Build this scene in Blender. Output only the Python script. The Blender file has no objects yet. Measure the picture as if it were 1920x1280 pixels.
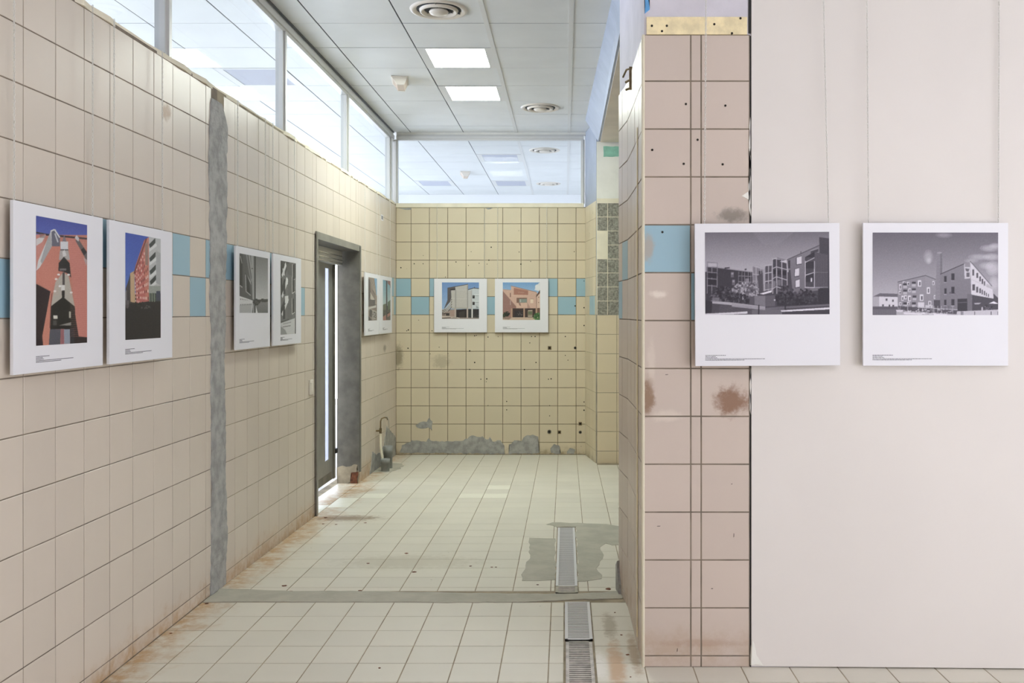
import bpy, bmesh, math, random
import numpy as np
from mathutils import Vector, Matrix

random.seed(7)
rng = np.random.default_rng(11)
scene = bpy.context.scene
COL = scene.collection

# ------------------------------------------------------------------ camera
F = 1721.0            # focal length in pixels of the 1920 x 1280 frame
VX, VY = 1060.0, 587.0  # vanishing point of the room's depth lines
H = 1.48              # eye height
cam_d = bpy.data.cameras.new('camera')
cam = bpy.data.objects.new('camera', cam_d)
COL.objects.link(cam)
cam.location = (0, 0, H)
cam.rotation_euler = (math.pi / 2, 0, 0)
cam_d.sensor_fit = 'HORIZONTAL'
cam_d.sensor_width = 36.0
cam_d.lens = 36.0 * F / 1920.0
cam_d.shift_x = -(VX - 960) / 1920.0
cam_d.shift_y = -(640 - VY) / 1920.0
cam_d.clip_start = 0.05
cam_d.clip_end = 100
scene.camera = cam

# ------------------------------------------------------------------ world, light levels, exposure
world = bpy.data.worlds.new('world')
scene.world = world
world.use_nodes = True
bg = world.node_tree.nodes['Background']
bg.inputs[0].default_value = (0.62, 0.75, 1.0, 1)
bg.inputs[1].default_value = 0.5

LAMP_BACK = ((0.96, 1.03, 0.94), 55.0)     # lit panels of the tiled room
FILL_FRONT = ((0.98, 0.93, 1.06), 14.0)   # unseen panels added over the hall the camera stands in
FILL_SIDE = ((1.0, 0.97, 0.9), 140.0)    # unseen panel added to brighten the bay on the right
WINDOW_LIGHT = ((0.77, 0.84, 1.0), 14.0)  # daylight in the windows of the next room
HALL_FILL = ((0.95, 0.97, 1.08), 7.4)  # unseen side window added to brighten the left wall and floor

vs = scene.view_settings
vs.view_transform = 'Standard'
vs.look = 'None'
vs.exposure = 0.0
vs.gamma = 1.0
vs.use_curve_mapping = False
scene.display_settings.display_device = 'sRGB'
try:
    scene.cycles.use_denoising = True
    scene.cycles.max_bounces = 10
    scene.cycles.diffuse_bounces = 6
    scene.cycles.transparent_max_bounces = 12
    scene.cycles.caustics_reflective = False
    scene.cycles.caustics_refractive = False
    scene.cycles.sample_clamp_indirect = 6.0
except Exception:
    pass

# ------------------------------------------------------------------ helpers
def lin(c):
    out = []
    for v in c:
        v = v / 255.0
        out.append(v / 12.92 if v <= 0.04045 else ((v + 0.055) / 1.055) ** 2.4)
    return tuple(out)

def tag(o, label=None, cat=None, group=None, kind=None):
    if label: o['label'] = label
    if cat: o['category'] = cat
    if group: o['group'] = group
    if kind: o['kind'] = kind
    return o

def empty(name, loc=(0, 0, 0)):
    o = bpy.data.objects.new(name, None)
    COL.objects.link(o)
    o.location = loc
    o.empty_display_size = 0.1
    return o

def link(name, me, parent=None):
    o = bpy.data.objects.new(name, me)
    COL.objects.link(o)
    if parent is not None:
        o.parent = parent
    return o

class MB:
    """collects shapes for one mesh"""
    def __init__(self):
        self.v = []; self.f = []; self.s = []
    def add(self, vs_, fs, smooth=False):
        b = len(self.v)
        self.v += [tuple(p) for p in vs_]
        self.f += [tuple(i + b for i in q) for q in fs]
        self.s += [smooth] * len(fs)
        return self
    def box(self, x0, x1, y0, y1, z0, z1):
        return self.add([(x0, y0, z0), (x1, y0, z0), (x1, y1, z0), (x0, y1, z0),
                         (x0, y0, z1), (x1, y0, z1), (x1, y1, z1), (x0, y1, z1)],
                        [(0, 3, 2, 1), (4, 5, 6, 7), (0, 1, 5, 4), (1, 2, 6, 5), (2, 3, 7, 6), (3, 0, 4, 7)])
    def bbox(self, x0, x1, y0, y1, z0, z1, b):
        """box with bevelled edges"""
        bm = bmesh.new()
        bmesh.ops.create_cube(bm, size=1.0)
        for v in bm.verts:
            v.co = Vector(((x0 + x1) / 2 + v.co.x * (x1 - x0), (y0 + y1) / 2 + v.co.y * (y1 - y0), (z0 + z1) / 2 + v.co.z * (z1 - z0)))
        bmesh.ops.bevel(bm, geom=list(bm.edges), offset=b, segments=2, profile=0.5, affect='EDGES')
        bm.verts.index_update()
        self.add([v.co[:] for v in bm.verts], [[v.index for v in f.verts] for f in bm.faces])
        bm.free()
        return self
    def prism(self, pts, z0, z1):
        """plan outline (x, y) raised from z0 to z1"""
        n = len(pts)
        vv = [(p[0], p[1], z0) for p in pts] + [(p[0], p[1], z1) for p in pts]
        ff = [tuple(range(n - 1, -1, -1)), tuple(range(n, 2 * n))]
        ff += [(i, (i + 1) % n, n + (i + 1) % n, n + i) for i in range(n)]
        return self.add(vv, ff)
    def hexa(self, a, b):
        """two quads (four points each) joined into a solid"""
        return self.add(list(a) + list(b), [(0, 3, 2, 1), (4, 5, 6, 7), (0, 1, 5, 4), (1, 2, 6, 5), (2, 3, 7, 6), (3, 0, 4, 7)])
    def tube(self, path, r, n=10, caps=True):
        path = [Vector(p) for p in path]
        rs = r if isinstance(r, (list, tuple)) else [r] * len(path)
        vv = []; ff = []
        up = None
        for i, p in enumerate(path):
            d = (path[min(i + 1, len(path) - 1)] - path[max(i - 1, 0)]).normalized()
            if up is None:
                up = Vector((0, 0, 1)) if abs(d.z) < 0.9 else Vector((1, 0, 0))
            a = d.cross(up).normalized(); b_ = a.cross(d).normalized(); up = b_
            for k in range(n):
                t = 2 * math.pi * k / n
                vv.append(p + (a * math.cos(t) + b_ * math.sin(t)) * rs[i])
        for i in range(len(path) - 1):
            for k in range(n):
                ff.append((i * n + k, i * n + (k + 1) % n, (i + 1) * n + (k + 1) % n, (i + 1) * n + k))
        self.add(vv, ff, True)
        if caps:
            m = len(path) - 1
            self.add([vv[k] for k in range(n)], [tuple(range(n))])
            self.add([vv[m * n + k] for k in range(n)], [tuple(range(n - 1, -1, -1))])
        return self
    def lathe(self, prof, cx, cy, n=40):
        """profile of (radius, z) turned about a vertical axis"""
        vv = []; ff = []
        for r, z in prof:
            for k in range(n):
                t = 2 * math.pi * k / n
                vv.append((cx + r * math.cos(t), cy + r * math.sin(t), z))
        for i in range(len(prof) - 1):
            for k in range(n):
                ff.append((i * n + k, i * n + (k + 1) % n, (i + 1) * n + (k + 1) % n, (i + 1) * n + k))
        return self.add(vv, ff, True)
    def mesh(self, name, mat):
        me = bpy.data.meshes.new(name)
        me.from_pydata(self.v, [], self.f)
        if any(self.s):
            me.polygons.foreach_set('use_smooth', self.s)
        me.update()
        bm = bmesh.new(); bm.from_mesh(me)
        bmesh.ops.recalc_face_normals(bm, faces=list(bm.faces))
        bm.to_mesh(me); bm.free()
        if mat: me.materials.append(mat)
        return me
    def build(self, name, mat, parent=None):
        return link(name, self.mesh(name, mat), parent)

# ------------------------------------------------------------------ materials
def new_mat(name):
    m = bpy.data.materials.new(name)
    m.use_nodes = True
    nt = m.node_tree
    return m, nt, nt.nodes['Principled BSDF']

def N(nt, kind, **kw):
    n = nt.nodes.new(kind)
    for k, v in kw.items():
        setattr(n, k, v)
    return n

def math_node(nt, op, a, b=None, clamp=False):
    n = N(nt, 'ShaderNodeMath', operation=op)
    n.use_clamp = clamp
    for i, x in enumerate((a, b)):
        if x is None: continue
        if isinstance(x, (int, float)): n.inputs[i].default_value = x
        else: nt.links.new(x, n.inputs[i])
    return n.outputs[0]

def ramp(nt, val, lo, hi, a=0.0, b=1.0):
    n = N(nt, 'ShaderNodeMapRange')
    n.interpolation_type = 'SMOOTHSTEP'
    n.inputs['From Min'].default_value = lo
    n.inputs['From Max'].default_value = hi
    n.inputs['To Min'].default_value = a
    n.inputs['To Max'].default_value = b
    nt.links.new(val, n.inputs['Value'])
    return n.outputs['Result']

def mix(nt, fac, a, b, mode='MIX'):
    n = N(nt, 'ShaderNodeMix', data_type='RGBA', blend_type=mode)
    n.clamp_factor = True
    if isinstance(fac, (int, float)): n.inputs['Factor'].default_value = fac
    else: nt.links.new(fac, n.inputs['Factor'])
    for i, x in ((6, a), (7, b)):
        if isinstance(x, (tuple, list)): n.inputs[i].default_value = (*x[:3], 1)
        else: nt.links.new(x, n.inputs[i])
    return n.outputs[2]

def noise(nt, vec, scale, detail=4, rough=0.55):
    n = N(nt, 'ShaderNodeTexNoise')
    n.inputs['Scale'].default_value = scale
    n.inputs['Detail'].default_value = detail
    n.inputs['Roughness'].default_value = rough
    nt.links.new(vec, n.inputs['Vector'])
    return n.outputs['Fac']

def scaled(nt, vec, sx, sy, sz):
    n = N(nt, 'ShaderNodeVectorMath', operation='MULTIPLY')
    nt.links.new(vec, n.inputs[0]); n.inputs[1].default_value = (sx, sy, sz)
    return n.outputs[0]

def simple(name, rgb, rough=0.5, metal=0.0, spec=0.5, nscale=0, namt=0.0, bump=0.0, bscale=60):
    m, nt, p = new_mat(name)
    c = lin(rgb)
    p.inputs['Base Color'].default_value = (*c, 1)
    p.inputs['Roughness'].default_value = rough
    p.inputs['Metallic'].default_value = metal
    p.inputs['Specular IOR Level'].default_value = spec
    if nscale or bump:
        pos = N(nt, 'ShaderNodeNewGeometry').outputs['Position']
        if nscale:
            f = noise(nt, pos, nscale)
            dark = tuple(x * (1 - namt) for x in c); lite = tuple(min(1, x * (1 + namt)) for x in c)
            nt.links.new(mix(nt, ramp(nt, f, 0.3, 0.7), dark, lite), p.inputs['Base Color'])
        if bump:
            b = N(nt, 'ShaderNodeBump')
            b.inputs['Strength'].default_value = bump
            b.inputs['Distance'].default_value = 0.01
            nt.links.new(noise(nt, pos, bscale, 6), b.inputs['Height'])
            nt.links.new(b.outputs['Normal'], p.inputs['Normal'])
    return m

def tile_mat(name, rgb, rough=0.32, grime=0.05, var=0.025, stains=(), rust=None, specks=0.0, smear=0.0):
    """glazed tile: per-tile tint, fine mottling, dirt with a shape of its own.
    stains: (centre, radius xyz, rgb, strength);  rust: (axis, at, reach, rgb, strength)"""
    m, nt, p = new_mat(name)
    c = lin(rgb)
    geo = N(nt, 'ShaderNodeNewGeometry'); pos = geo.outputs['Position']
    info = N(nt, 'ShaderNodeObjectInfo')
    hsv = N(nt, 'ShaderNodeHueSaturation')
    hsv.inputs['Color'].default_value = (*c, 1)
    nt.links.new(ramp(nt, info.outputs['Random'], 0, 1, 1 - var, 1 + var), hsv.inputs['Value'])
    colr = hsv.outputs['Color']
    f = ramp(nt, noise(nt, pos, 3.0, 6), 0.35, 0.75)
    colr = mix(nt, math_node(nt, 'MULTIPLY', f, grime), colr, tuple(x * 0.55 for x in c))
    f2 = ramp(nt, noise(nt, pos, 22.0, 4), 0.55, 0.8)
    colr = mix(nt, math_node(nt, 'MULTIPLY', f2, grime * 0.8), colr, tuple(min(1, x * 1.25) for x in c))
    if smear:
        f5 = ramp(nt, noise(nt, scaled(nt, pos, 9, 9, 1.0), 1.6, 5, 0.6), 0.55, 0.8)
        colr = mix(nt, math_node(nt, 'MULTIPLY', f5, smear), colr, tuple(x * 0.6 for x in c))
    if specks:
        v = N(nt, 'ShaderNodeTexVoronoi'); v.inputs['Scale'].default_value = 7.5
        nt.links.new(pos, v.inputs['Vector'])
        k = ramp(nt, v.outputs['Distance'], 0.035, 0.05, 1, 0)
        k = math_node(nt, 'MULTIPLY', k, ramp(nt, noise(nt, pos, 2.0, 2), 0.52, 0.56))
        colr = mix(nt, math_node(nt, 'MULTIPLY', k, specks), colr, lin((52, 44, 34)))
    if rust:
        sep = N(nt, 'ShaderNodeSeparateXYZ'); nt.links.new(pos, sep.inputs[0])
        for axis, at, reach, rc, st in rust:
            d = math_node(nt, 'ABSOLUTE', math_node(nt, 'SUBTRACT', sep.outputs[axis], at))
            wob = math_node(nt, 'MULTIPLY', math_node(nt, 'SUBTRACT', noise(nt, pos, 5.0, 6, 0.7), 0.5), reach * 2.2)
            k = ramp(nt, math_node(nt, 'ADD', d, wob), 0.0, reach, 1, 0)
            k = math_node(nt, 'MULTIPLY', k, ramp(nt, noise(nt, pos, 14.0, 6, 0.7), 0.3, 0.62))
            colr = mix(nt, math_node(nt, 'MULTIPLY', k, st), colr, lin(rc))
    for ctr, rad, rc, st in stains:
        sub = N(nt, 'ShaderNodeVectorMath', operation='SUBTRACT')
        nt.links.new(pos, sub.inputs[0]); sub.inputs[1].default_value = ctr
        ln = N(nt, 'ShaderNodeVectorMath', operation='LENGTH')
        nt.links.new(scaled(nt, sub.outputs[0], 1 / rad[0], 1 / rad[1], 1 / rad[2]), ln.inputs[0])
        k = ramp(nt, math_node(nt, 'ADD', ln.outputs['Value'], math_node(nt, 'MULTIPLY', math_node(nt, 'SUBTRACT', noise(nt, pos, 24.0, 6, 0.7), 0.5), 1.6)), 0.35, 1.1, 1, 0)
        colr = mix(nt, math_node(nt, 'MULTIPLY', k, st), colr, lin(rc))
    nt.links.new(colr, p.inputs['Base Color'])
    nt.links.new(ramp(nt, noise(nt, pos, 3.0, 2), 0.3, 0.7, rough + 0.02, rough + 0.07), p.inputs['Roughness'])
    p.inputs['Specular IOR Level'].default_value = 0.4
    b = N(nt, 'ShaderNodeBump'); b.inputs['Strength'].default_value = 0.12; b.inputs['Distance'].default_value = 0.004
    nt.links.new(noise(nt, pos, 14.0, 3), b.inputs['Height'])
    nt.links.new(b.outputs['Normal'], p.inputs['Normal'])
    return m

def emission(name, rgb, strength):
    m, nt, p = new_mat(name)
    nt.nodes.remove(p)
    e = N(nt, 'ShaderNodeEmission')
    e.inputs[0].default_value = (*rgb, 1); e.inputs[1].default_value = strength
    nt.links.new(e.outputs[0], nt.nodes['Material Output'].inputs[0])
    return m

def glass_mat(name, tint=(0.95, 0.97, 0.98, 1)):
    m, nt, p = new_mat(name)
    nt.nodes.remove(p)
    t = N(nt, 'ShaderNodeBsdfTransparent'); t.inputs[0].default_value = tint
    g = N(nt, 'ShaderNodeBsdfGlossy'); g.inputs['Roughness'].default_value = 0.03
    fr = N(nt, 'ShaderNodeFresnel'); fr.inputs[0].default_value = 1.35
    ms = N(nt, 'ShaderNodeMixShader')
    nt.links.new(math_node(nt, 'MULTIPLY', fr.outputs[0], 0.10), ms.inputs[0])
    nt.links.new(t.outputs[0], ms.inputs[1]); nt.links.new(g.outputs[0], ms.inputs[2])
    nt.links.new(ms.outputs[0], nt.nodes['Material Output'].inputs[0])
    return m

def frosted_mat(name):
    m, nt, p = new_mat(name)
    nt.nodes.remove(p)
    t = N(nt, 'ShaderNodeBsdfTranslucent'); t.inputs[0].default_value = (0.36, 0.37, 0.42, 1)
    g = N(nt, 'ShaderNodeBsdfGlossy'); g.inputs['Roughness'].default_value = 0.2
    ms = N(nt, 'ShaderNodeMixShader'); ms.inputs[0].default_value = 0.06
    nt.links.new(t.outputs[0], ms.inputs[1]); nt.links.new(g.outputs[0], ms.inputs[2])
    nt.links.new(ms.outputs[0], nt.nodes['Material Output'].inputs[0])
    return m

def print_mat():
    m, nt, p = new_mat('print_ink')
    a = N(nt, 'ShaderNodeAttribute', attribute_name='ink')
    nt.links.new(a.outputs['Color'], p.inputs['Base Color'])
    p.inputs['Roughness'].default_value = 0.45
    p.inputs['Specular IOR Level'].default_value = 0.35
    return m

CREAM = (208, 196, 182)
BLUE = (152, 183, 196)
RUST = (150, 92, 34)
M = {}
M['grout'] = simple('grout', (128, 116, 102), 0.9, nscale=9, namt=0.25)
M['grout_back'] = simple('grout_back', (124, 112, 90), 0.9, nscale=9, namt=0.25)
M['grout_light'] = simple('grout_light', (152, 140, 118), 0.9, nscale=9, namt=0.25)
M['tile_left'] = tile_mat('tile_left', CREAM, smear=0.03,
                          rust=[(2, -0.03, 0.16, (176, 138, 88), 0.75)],
                          stains=[((-1.861, 4.28, 2.42), (.1, .06, .045), (140, 96, 44), 0.7),
                                  ((-1.861, 9.45, 1.12), (.1, .10, .05), (70, 58, 36), 0.6)])
M['tile_blue'] = tile_mat('tile_blue', BLUE, smear=0.05)
M['tile_back'] = tile_mat('tile_back', (210, 198, 172), specks=0.85, smear=0.03,
                          rust=[(2, -0.08, 0.10, (120, 100, 60), 0.6)],
                          stains=[((-1.83, 10.08, 1.0), (.06, .1, .16), (96, 84, 58), 0.6),
                                  ((-1.36, 10.08, 0.95), (.12, .1, .09), (140, 130, 108), 0.4)])
M['tile_pillar'] = tile_mat('tile_pillar', (200, 185, 173), smear=0.05, grime=0.06,  # same tile as the left wall, toned darker to offset the light here
                            rust=[(2, 0.06, 0.16, (170, 142, 108), 0.4)],
                            stains=[((0.70, 3.84, 1.115), (.09, .1, .075), (122, 78, 44), 0.8),
                                    ((0.345, 3.84, 1.13), (.035, .1, .10), (124, 88, 52), 0.75),
                                    ((0.42, 3.84, 1.05), (.08, .1, .03), (226, 214, 200), 0.4),
                                    ((0.70, 3.84, 1.89), (.08, .1, .035), (126, 118, 108), 0.8),
                                    ((0.39, 3.84, 1.56), (.05, .1, .02), (232, 222, 210), 0.7),
                                    ((0.36, 3.84, 1.28), (.02, .1, .12), (222, 210, 196), 0.4),
                                    ((0.56, 3.84, 0.10), (.25, .1, .02), (150, 108, 80), 0.25)])
M['tile_blue_pillar'] = tile_mat('tile_blue_pillar', BLUE, stains=[((0.345, 3.84, 1.75), (.03, .1, .08), (176, 164, 150), 0.8)])
M['tile_recess'] = tile_mat('tile_recess', (222, 206, 176), specks=0.4)
M['tile_floor'] = tile_mat('tile_floor', (214, 209, 195), rough=0.42, grime=0.06, specks=0.35, var=0.03,
                           rust=[(0, -1.86, 0.24, (176, 132, 74), 0.8)],
                           stains=[((0.215, 3.86, 0), (.045, .34, .3), (190, 148, 106), 0.7),
                                   ((0.21, 4.35, 0), (.04, .22, .3), (120, 102, 66), 0.5),
                                   ((0.14, 3.85, 0), (.05, .2, .3), (236, 232, 226), 0.7),
                                   ((0.30, 4.0, 0), (.03, .3, .3), (150, 116, 74), 0.6),
                                   ((-.95, 5.5, 0), (.55, .2, .3), (150, 140, 112), 0.25),
                                   ((-1.6, 6.75, 0), (.28, .12, .3), (118, 84, 44), 0.7)])
M['tile_floor_new'] = tile_mat('tile_floor_new', (230, 227, 212), rough=0.35, grime=0.04, var=0.02)
M['cement'] = simple('cement', (162, 161, 157), 0.92, nscale=16, namt=0.2, bump=0.6, bscale=45)
M['cement_floor'] = simple('cement_floor', (176, 172, 158), 0.9, nscale=7, namt=0.08, bump=0.4, bscale=35)
M['adhesive'] = simple('adhesive', (150, 147, 136), 0.95, nscale=60, namt=0.35, bump=0.8, bscale=120)
M['plaster_white'] = simple('plaster_white', (232, 230, 222), 0.75, nscale=6, namt=0.04, bump=0.1)
M['plaster_cream'] = simple('plaster_cream', (230, 222, 200), 0.8, nscale=6, namt=0.06, bump=0.2)
M['paint_blue'] = simple('paint_blue', (156, 163, 176), 0.6, nscale=5, namt=0.06, bump=0.3, bscale=25)
M['soffit'] = simple('soffit', (226, 216, 202), 0.8, nscale=4, namt=0.05)
M['paint_lilac'] = simple('paint_lilac', (208, 204, 212), 0.7, nscale=6, namt=0.05, bump=0.2)
M['yellow_strip'] = simple('yellow_strip', (236, 220, 178), 0.8, nscale=20, namt=0.12, bump=0.3)
M['teal'] = simple('teal', (140, 192, 172), 0.7, nscale=18, namt=0.12)
M['drywall'] = simple('drywall', (221, 215, 209), 0.7, nscale=1.5, namt=0.015)
M['ceiling_panel'] = simple('ceiling_panel', (228, 230, 230), 0.55, nscale=2.2, namt=0.03)
M['ceiling_dark'] = simple('ceiling_dark', (70, 74, 80), 0.9)
M['t_bar'] = simple('t_bar', (222, 222, 220), 0.5)
M['room_white'] = simple('room_white', (236, 236, 236), 0.8)
M['room_floor'] = simple('room_floor', (205, 202, 194), 0.6)
M['aluminium'] = simple('aluminium', (212, 211, 208), 0.42, metal=0.3)
M['aluminium_dark'] = simple('aluminium_dark', (120, 122, 124), 0.45, metal=0.7)
M['steel'] = simple('steel', (150, 149, 144), 0.38, metal=0.5, nscale=5, namt=0.12)
M['steel_dark'] = simple('steel_dark', (112, 108, 98), 0.5, metal=0.3, nscale=8, namt=0.2)
M['steel_bright'] = simple('steel_bright', (206, 210, 220), 0.16, metal=1.0)
M['black'] = simple('black', (22, 21, 20), 0.6)
M['hole'] = simple('hole', (34, 29, 22), 0.9)
M['rusty'] = simple('rusty', (104, 62, 38), 0.9, nscale=30, namt=0.5, bump=0.5)
M['board'] = simple('board', (228, 227, 231), 0.5, spec=0.3)
M['caption'] = simple('caption', (96, 94, 100), 0.7)
M['chain'] = simple('chain', (226, 224, 218), 0.35, metal=0.3)
M['ink'] = print_mat()
M['glass'] = glass_mat('window_glass')
M['glass_frosted'] = frosted_mat('frosted_glass')
M['lamp_back'] = emission('lamp_back', *LAMP_BACK)
M['fill_front'] = emission('fill_front', *FILL_FRONT)
M['fill_side'] = emission('fill_side', *FILL_SIDE)
M['lamp_off'] = simple('lamp_off', (190, 193, 206), 0.7)
M['window_light'] = emission('window_light', *WINDOW_LIGHT)
M['hall_fill'] = emission('hall_fill', *HALL_FILL)
M['plastic_white'] = simple('plastic_white', (226, 218, 206), 0.4)
M['plastic_beige'] = simple('plastic_beige', (206, 186, 166), 0.45)
M['plastic_grey'] = simple('plastic_grey', (138, 140, 136), 0.5, nscale=20, namt=0.12)
M['grate_light'] = simple('grate_light', (214, 213, 214), 0.45)
M['grate_worn'] = simple('grate_worn', (186, 180, 174), 0.5, nscale=25, namt=0.2)
M['gutter'] = simple('gutter', (74, 64, 56), 0.9, nscale=25, namt=0.4)
M['brass'] = simple('brass', (126, 110, 84), 0.45, metal=0.8, nscale=30, namt=0.3)
M['tube_white'] = simple('tube_white', (222, 214, 192), 0.5)
M['blue_paint'] = simple('blue_paint', (96, 160, 214), 0.6)
M['skirting'] = M['tile_left']

# ------------------------------------------------------------------ geometry of the place
XL = -1.861           # face of the left wall
YB = 10.08            # face of the back wall
YP = 3.84             # face of the pillar and of the drywall panel
XP = 0.3236           # left edge of the pillar
ZC = 3.47             # ceiling
ZT = 2.675            # top of the tiled walls
ROW0, PITCH = 0.0624, 0.2
Y_STRIP = (4.70, 4.89)
SLOPE = 0.014
def floor_z(y):
    return -SLOPE * max(0.0, y - 4.9)
def on_floor(px, py, far):
    """where a sight line meets the floor (front floor is level, the far one falls slightly)"""
    du, dv = (px - VX) / F, (VY - py) / F
    if not far:
        y = -H / dv
    else:
        y = (H - SLOPE * 4.9) / (-dv - SLOPE)
    return (du * y, y)
def on_back(px, py, y=YB):
    return ((px - VX) / F * y, H + (VY - py) / F * y)

_tile_cache = {}
def tile_mesh(w, h, mat, t=0.008, b=0.0012):
    key = (round(w, 4), round(h, 4), mat.name, t)
    if key in _tile_cache: return _tile_cache[key]
    x, y = w / 2, h / 2
    def ring(i, z): return [(-x + i, -y + i, z), (x - i, -y + i, z), (x - i, y - i, z), (-x + i, y - i, z)]
    vv = ring(b, 0) + ring(0, -b) + ring(0, -t)
    ff = [(0, 1, 2, 3)]
    for a in (0, 4):
        ff += [(a + 4 + k, a + 4 + (k + 1) % 4, a + (k + 1) % 4, a + k) for k in range(4)]
    me = bpy.data.meshes.new('tile')
    me.from_pydata(vv, [], ff)
    me.materials.append(mat)
    me.update()
    _tile_cache[key] = me
    return me

def put(me, name, parent, o, ux, uy, un, tilt=0.0):
    ob = link(name, me, parent)
    m = Matrix((ux, uy, un)).transposed().to_4x4()
    m.translation = o
    if tilt:
        m = m @ Matrix.Rotation(random.uniform(-tilt, tilt), 4, 'X') @ Matrix.Rotation(random.uniform(-tilt, tilt), 4, 'Y')
    ob.matrix_world = m
    return ob

def grid(parent, O, ux, uy, us, vs_, mat_of, gap=0.004, name='tile', skip=None, tilt=0.0025, out=0.0004, t=0.008):
    """a field of tiles, each an object; us and vs_ are the joint lines along ux and uy"""
    O, ux, uy = Vector(O), Vector(ux), Vector(uy)
    un = ux.cross(uy)
    made = []
    for i in range(len(us) - 1):
        for j in range(len(vs_) - 1):
            u0, u1, v0, v1 = us[i], us[i + 1], vs_[j], vs_[j + 1]
            if skip and skip(i, j, u0, u1, v0, v1): continue
            w, h = u1 - u0 - gap, v1 - v0 - gap
            if w < 0.008 or h < 0.008: continue
            me = tile_mesh(w, h, mat_of(i, j), t)
            c = O + ux * ((u0 + u1) / 2) + uy * ((v0 + v1) / 2) + un * random.uniform(-out, out)
            made.append(put(me, name, parent, c, ux, uy, un, tilt))
    return made

def join_pieces(objs, name, parent):
    """joins small far pieces into one part"""
    bm = bmesh.new(); mats = []
    for o in objs:
        me = o.data.copy(); me.transform(o.matrix_world)
        bm.from_mesh(me); bpy.data.meshes.remove(me)
    me = bpy.data.meshes.new(name)
    bm.to_mesh(me); bm.free()
    me.materials.append(objs[0].data.materials[0])
    for o in objs: bpy.data.objects.remove(o)
    ob = link(name, me, parent)
    ob['kind'] = 'stuff'
    return ob

def rough_outline(pts, step=0.03, amp=0.008):
    out = []
    n = len(pts)
    for i in range(n):
        a, b = Vector(pts[i]), Vector(pts[(i + 1) % n])
        k = max(1, int((b - a).length / step))
        for s in range(k):
            p = a.lerp(b, s / k)
            out.append((p.x + random.uniform(-amp, amp), p.y + random.uniform(-amp, amp)))
    return out

def blob(name, pts, O, ux, uy, mat, parent, thick=0.004, step=0.03, amp=0.008, bury=0.006):
    """an irregular skim of material lying on a plane, pts in plane coordinates"""
    O, ux, uy = Vector(O), Vector(ux), Vector(uy); un = ux.cross(uy)
    ring = rough_outline(pts, step, amp)
    bm = bmesh.new()
    cx = sum(p[0] for p in ring) / len(ring); cy = sum(p[1] for p in ring) / len(ring)
    def w(p, d): return O + ux * p[0] + uy * p[1] + un * d
    low = [bm.verts.new(w(p, -bury)) for p in ring]
    def inn(p, d):
        v = Vector((cx - p[0], cy - p[1])); L = v.length
        if L > d: v = v * (d / L)
        return (p[0] + v.x, p[1] + v.y)
    top = [bm.verts.new(w(inn(p, 0.004), thick)) for p in ring]
    n = len(ring)
    for i in range(n):
        bm.faces.new((low[i], low[(i + 1) % n], top[(i + 1) % n], top[i]))
    f = bm.faces.new(top)
    bmesh.ops.triangulate(bm, faces=[f])
    bmesh.ops.recalc_face_normals(bm, faces=list(bm.faces))
    me = bpy.data.meshes.new(name); bm.to_mesh(me); bm.free()
    me.materials.append(mat)
    return link(name, me, parent)

# ------------------------------------------------------------------ room shell
# left wall, nearer stretch: from behind the camera to the cement strip
wl = MB().box(XL - 0.19, XL - 0.0018, -4.0, 4.91, -0.3, ZT).build('wall_left', M['grout'])
tag(wl, 'near stretch of tiled wall up to the grey cement strip', 'wall', kind='structure')
rows = [-0.0] + [ROW0 + PITCH * k for k in range(14)]
us = [4.752 - 0.2 * k for k in range(13, -1, -1)] + [4.823]
def left_mat(i, j):
    u = len(us) - 2 - i                       # 0 = last narrow column, upper blue
    if j == 9 and u % 2 == 0: return M['tile_blue']
    if j == 8 and u % 2 == 1: return M['tile_blue']
    return M['tile_left']
grid(wl, (XL, 0, 0), (0, 1, 0), (0, 0, 1), us, rows, left_mat, gap=0.0045)
# the part of that wall behind the frame carries on in coarse courses
grid(wl, (XL, 0, 0), (0, 1, 0), (0, 0, 1), [-4, -2, 0, 2.152], [0, ROW0 + .4, ROW0 + 1.4, ZT - .01], lambda i, j: M['tile_left'], name='cladding')
# vertical cement strip
def strip_mesh():
    zs = []; z = 0.0
    while z < 2.63:
        zs.append(z); z += random.uniform(0.014, 0.03)
    vv = []; fc = []
    wl_, wr_ = 0.0, 0.0
    for z in zs:
        wl_ = wl_ * 0.7 + random.uniform(-0.007, 0.007); wr_ = wr_ * 0.7 + random.uniform(-0.008, 0.008)
        a = 4.806 + 0.014 * math.sin(z * 2.1) + wl_ + max(0, z - 2.5) * 0.25
        b = 5.026 + 0.012 * math.sin(z * 3.3 + 1) + wr_ + (0.02 if 2.35 < z < 2.52 else 0) - max(0, z - 2.52) * 0.6
        vv += [(XL - 0.004, a, z), (XL + 0.004 + random.uniform(0, .002), a + 0.004, z), (XL + 0.006 + random.uniform(-.001, .002), (a + b) / 2, z),
               (XL + 0.004 + random.uniform(0, .002), b - 0.004, z), (XL - 0.004, b, z)]
    for q in range(len(zs) - 1):
        for c in range(4):
            fc.append((q * 5 + c, q * 5 + c + 1, q * 5 + c + 6, q * 5 + c + 5))
    n = (len(zs) - 1) * 5
    fc.append((n, n + 1, n + 2, n + 3, n + 4))
    return MB().add(vv, fc)
strip_mesh().build('cement_strip', M['cement'], wl)

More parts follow.
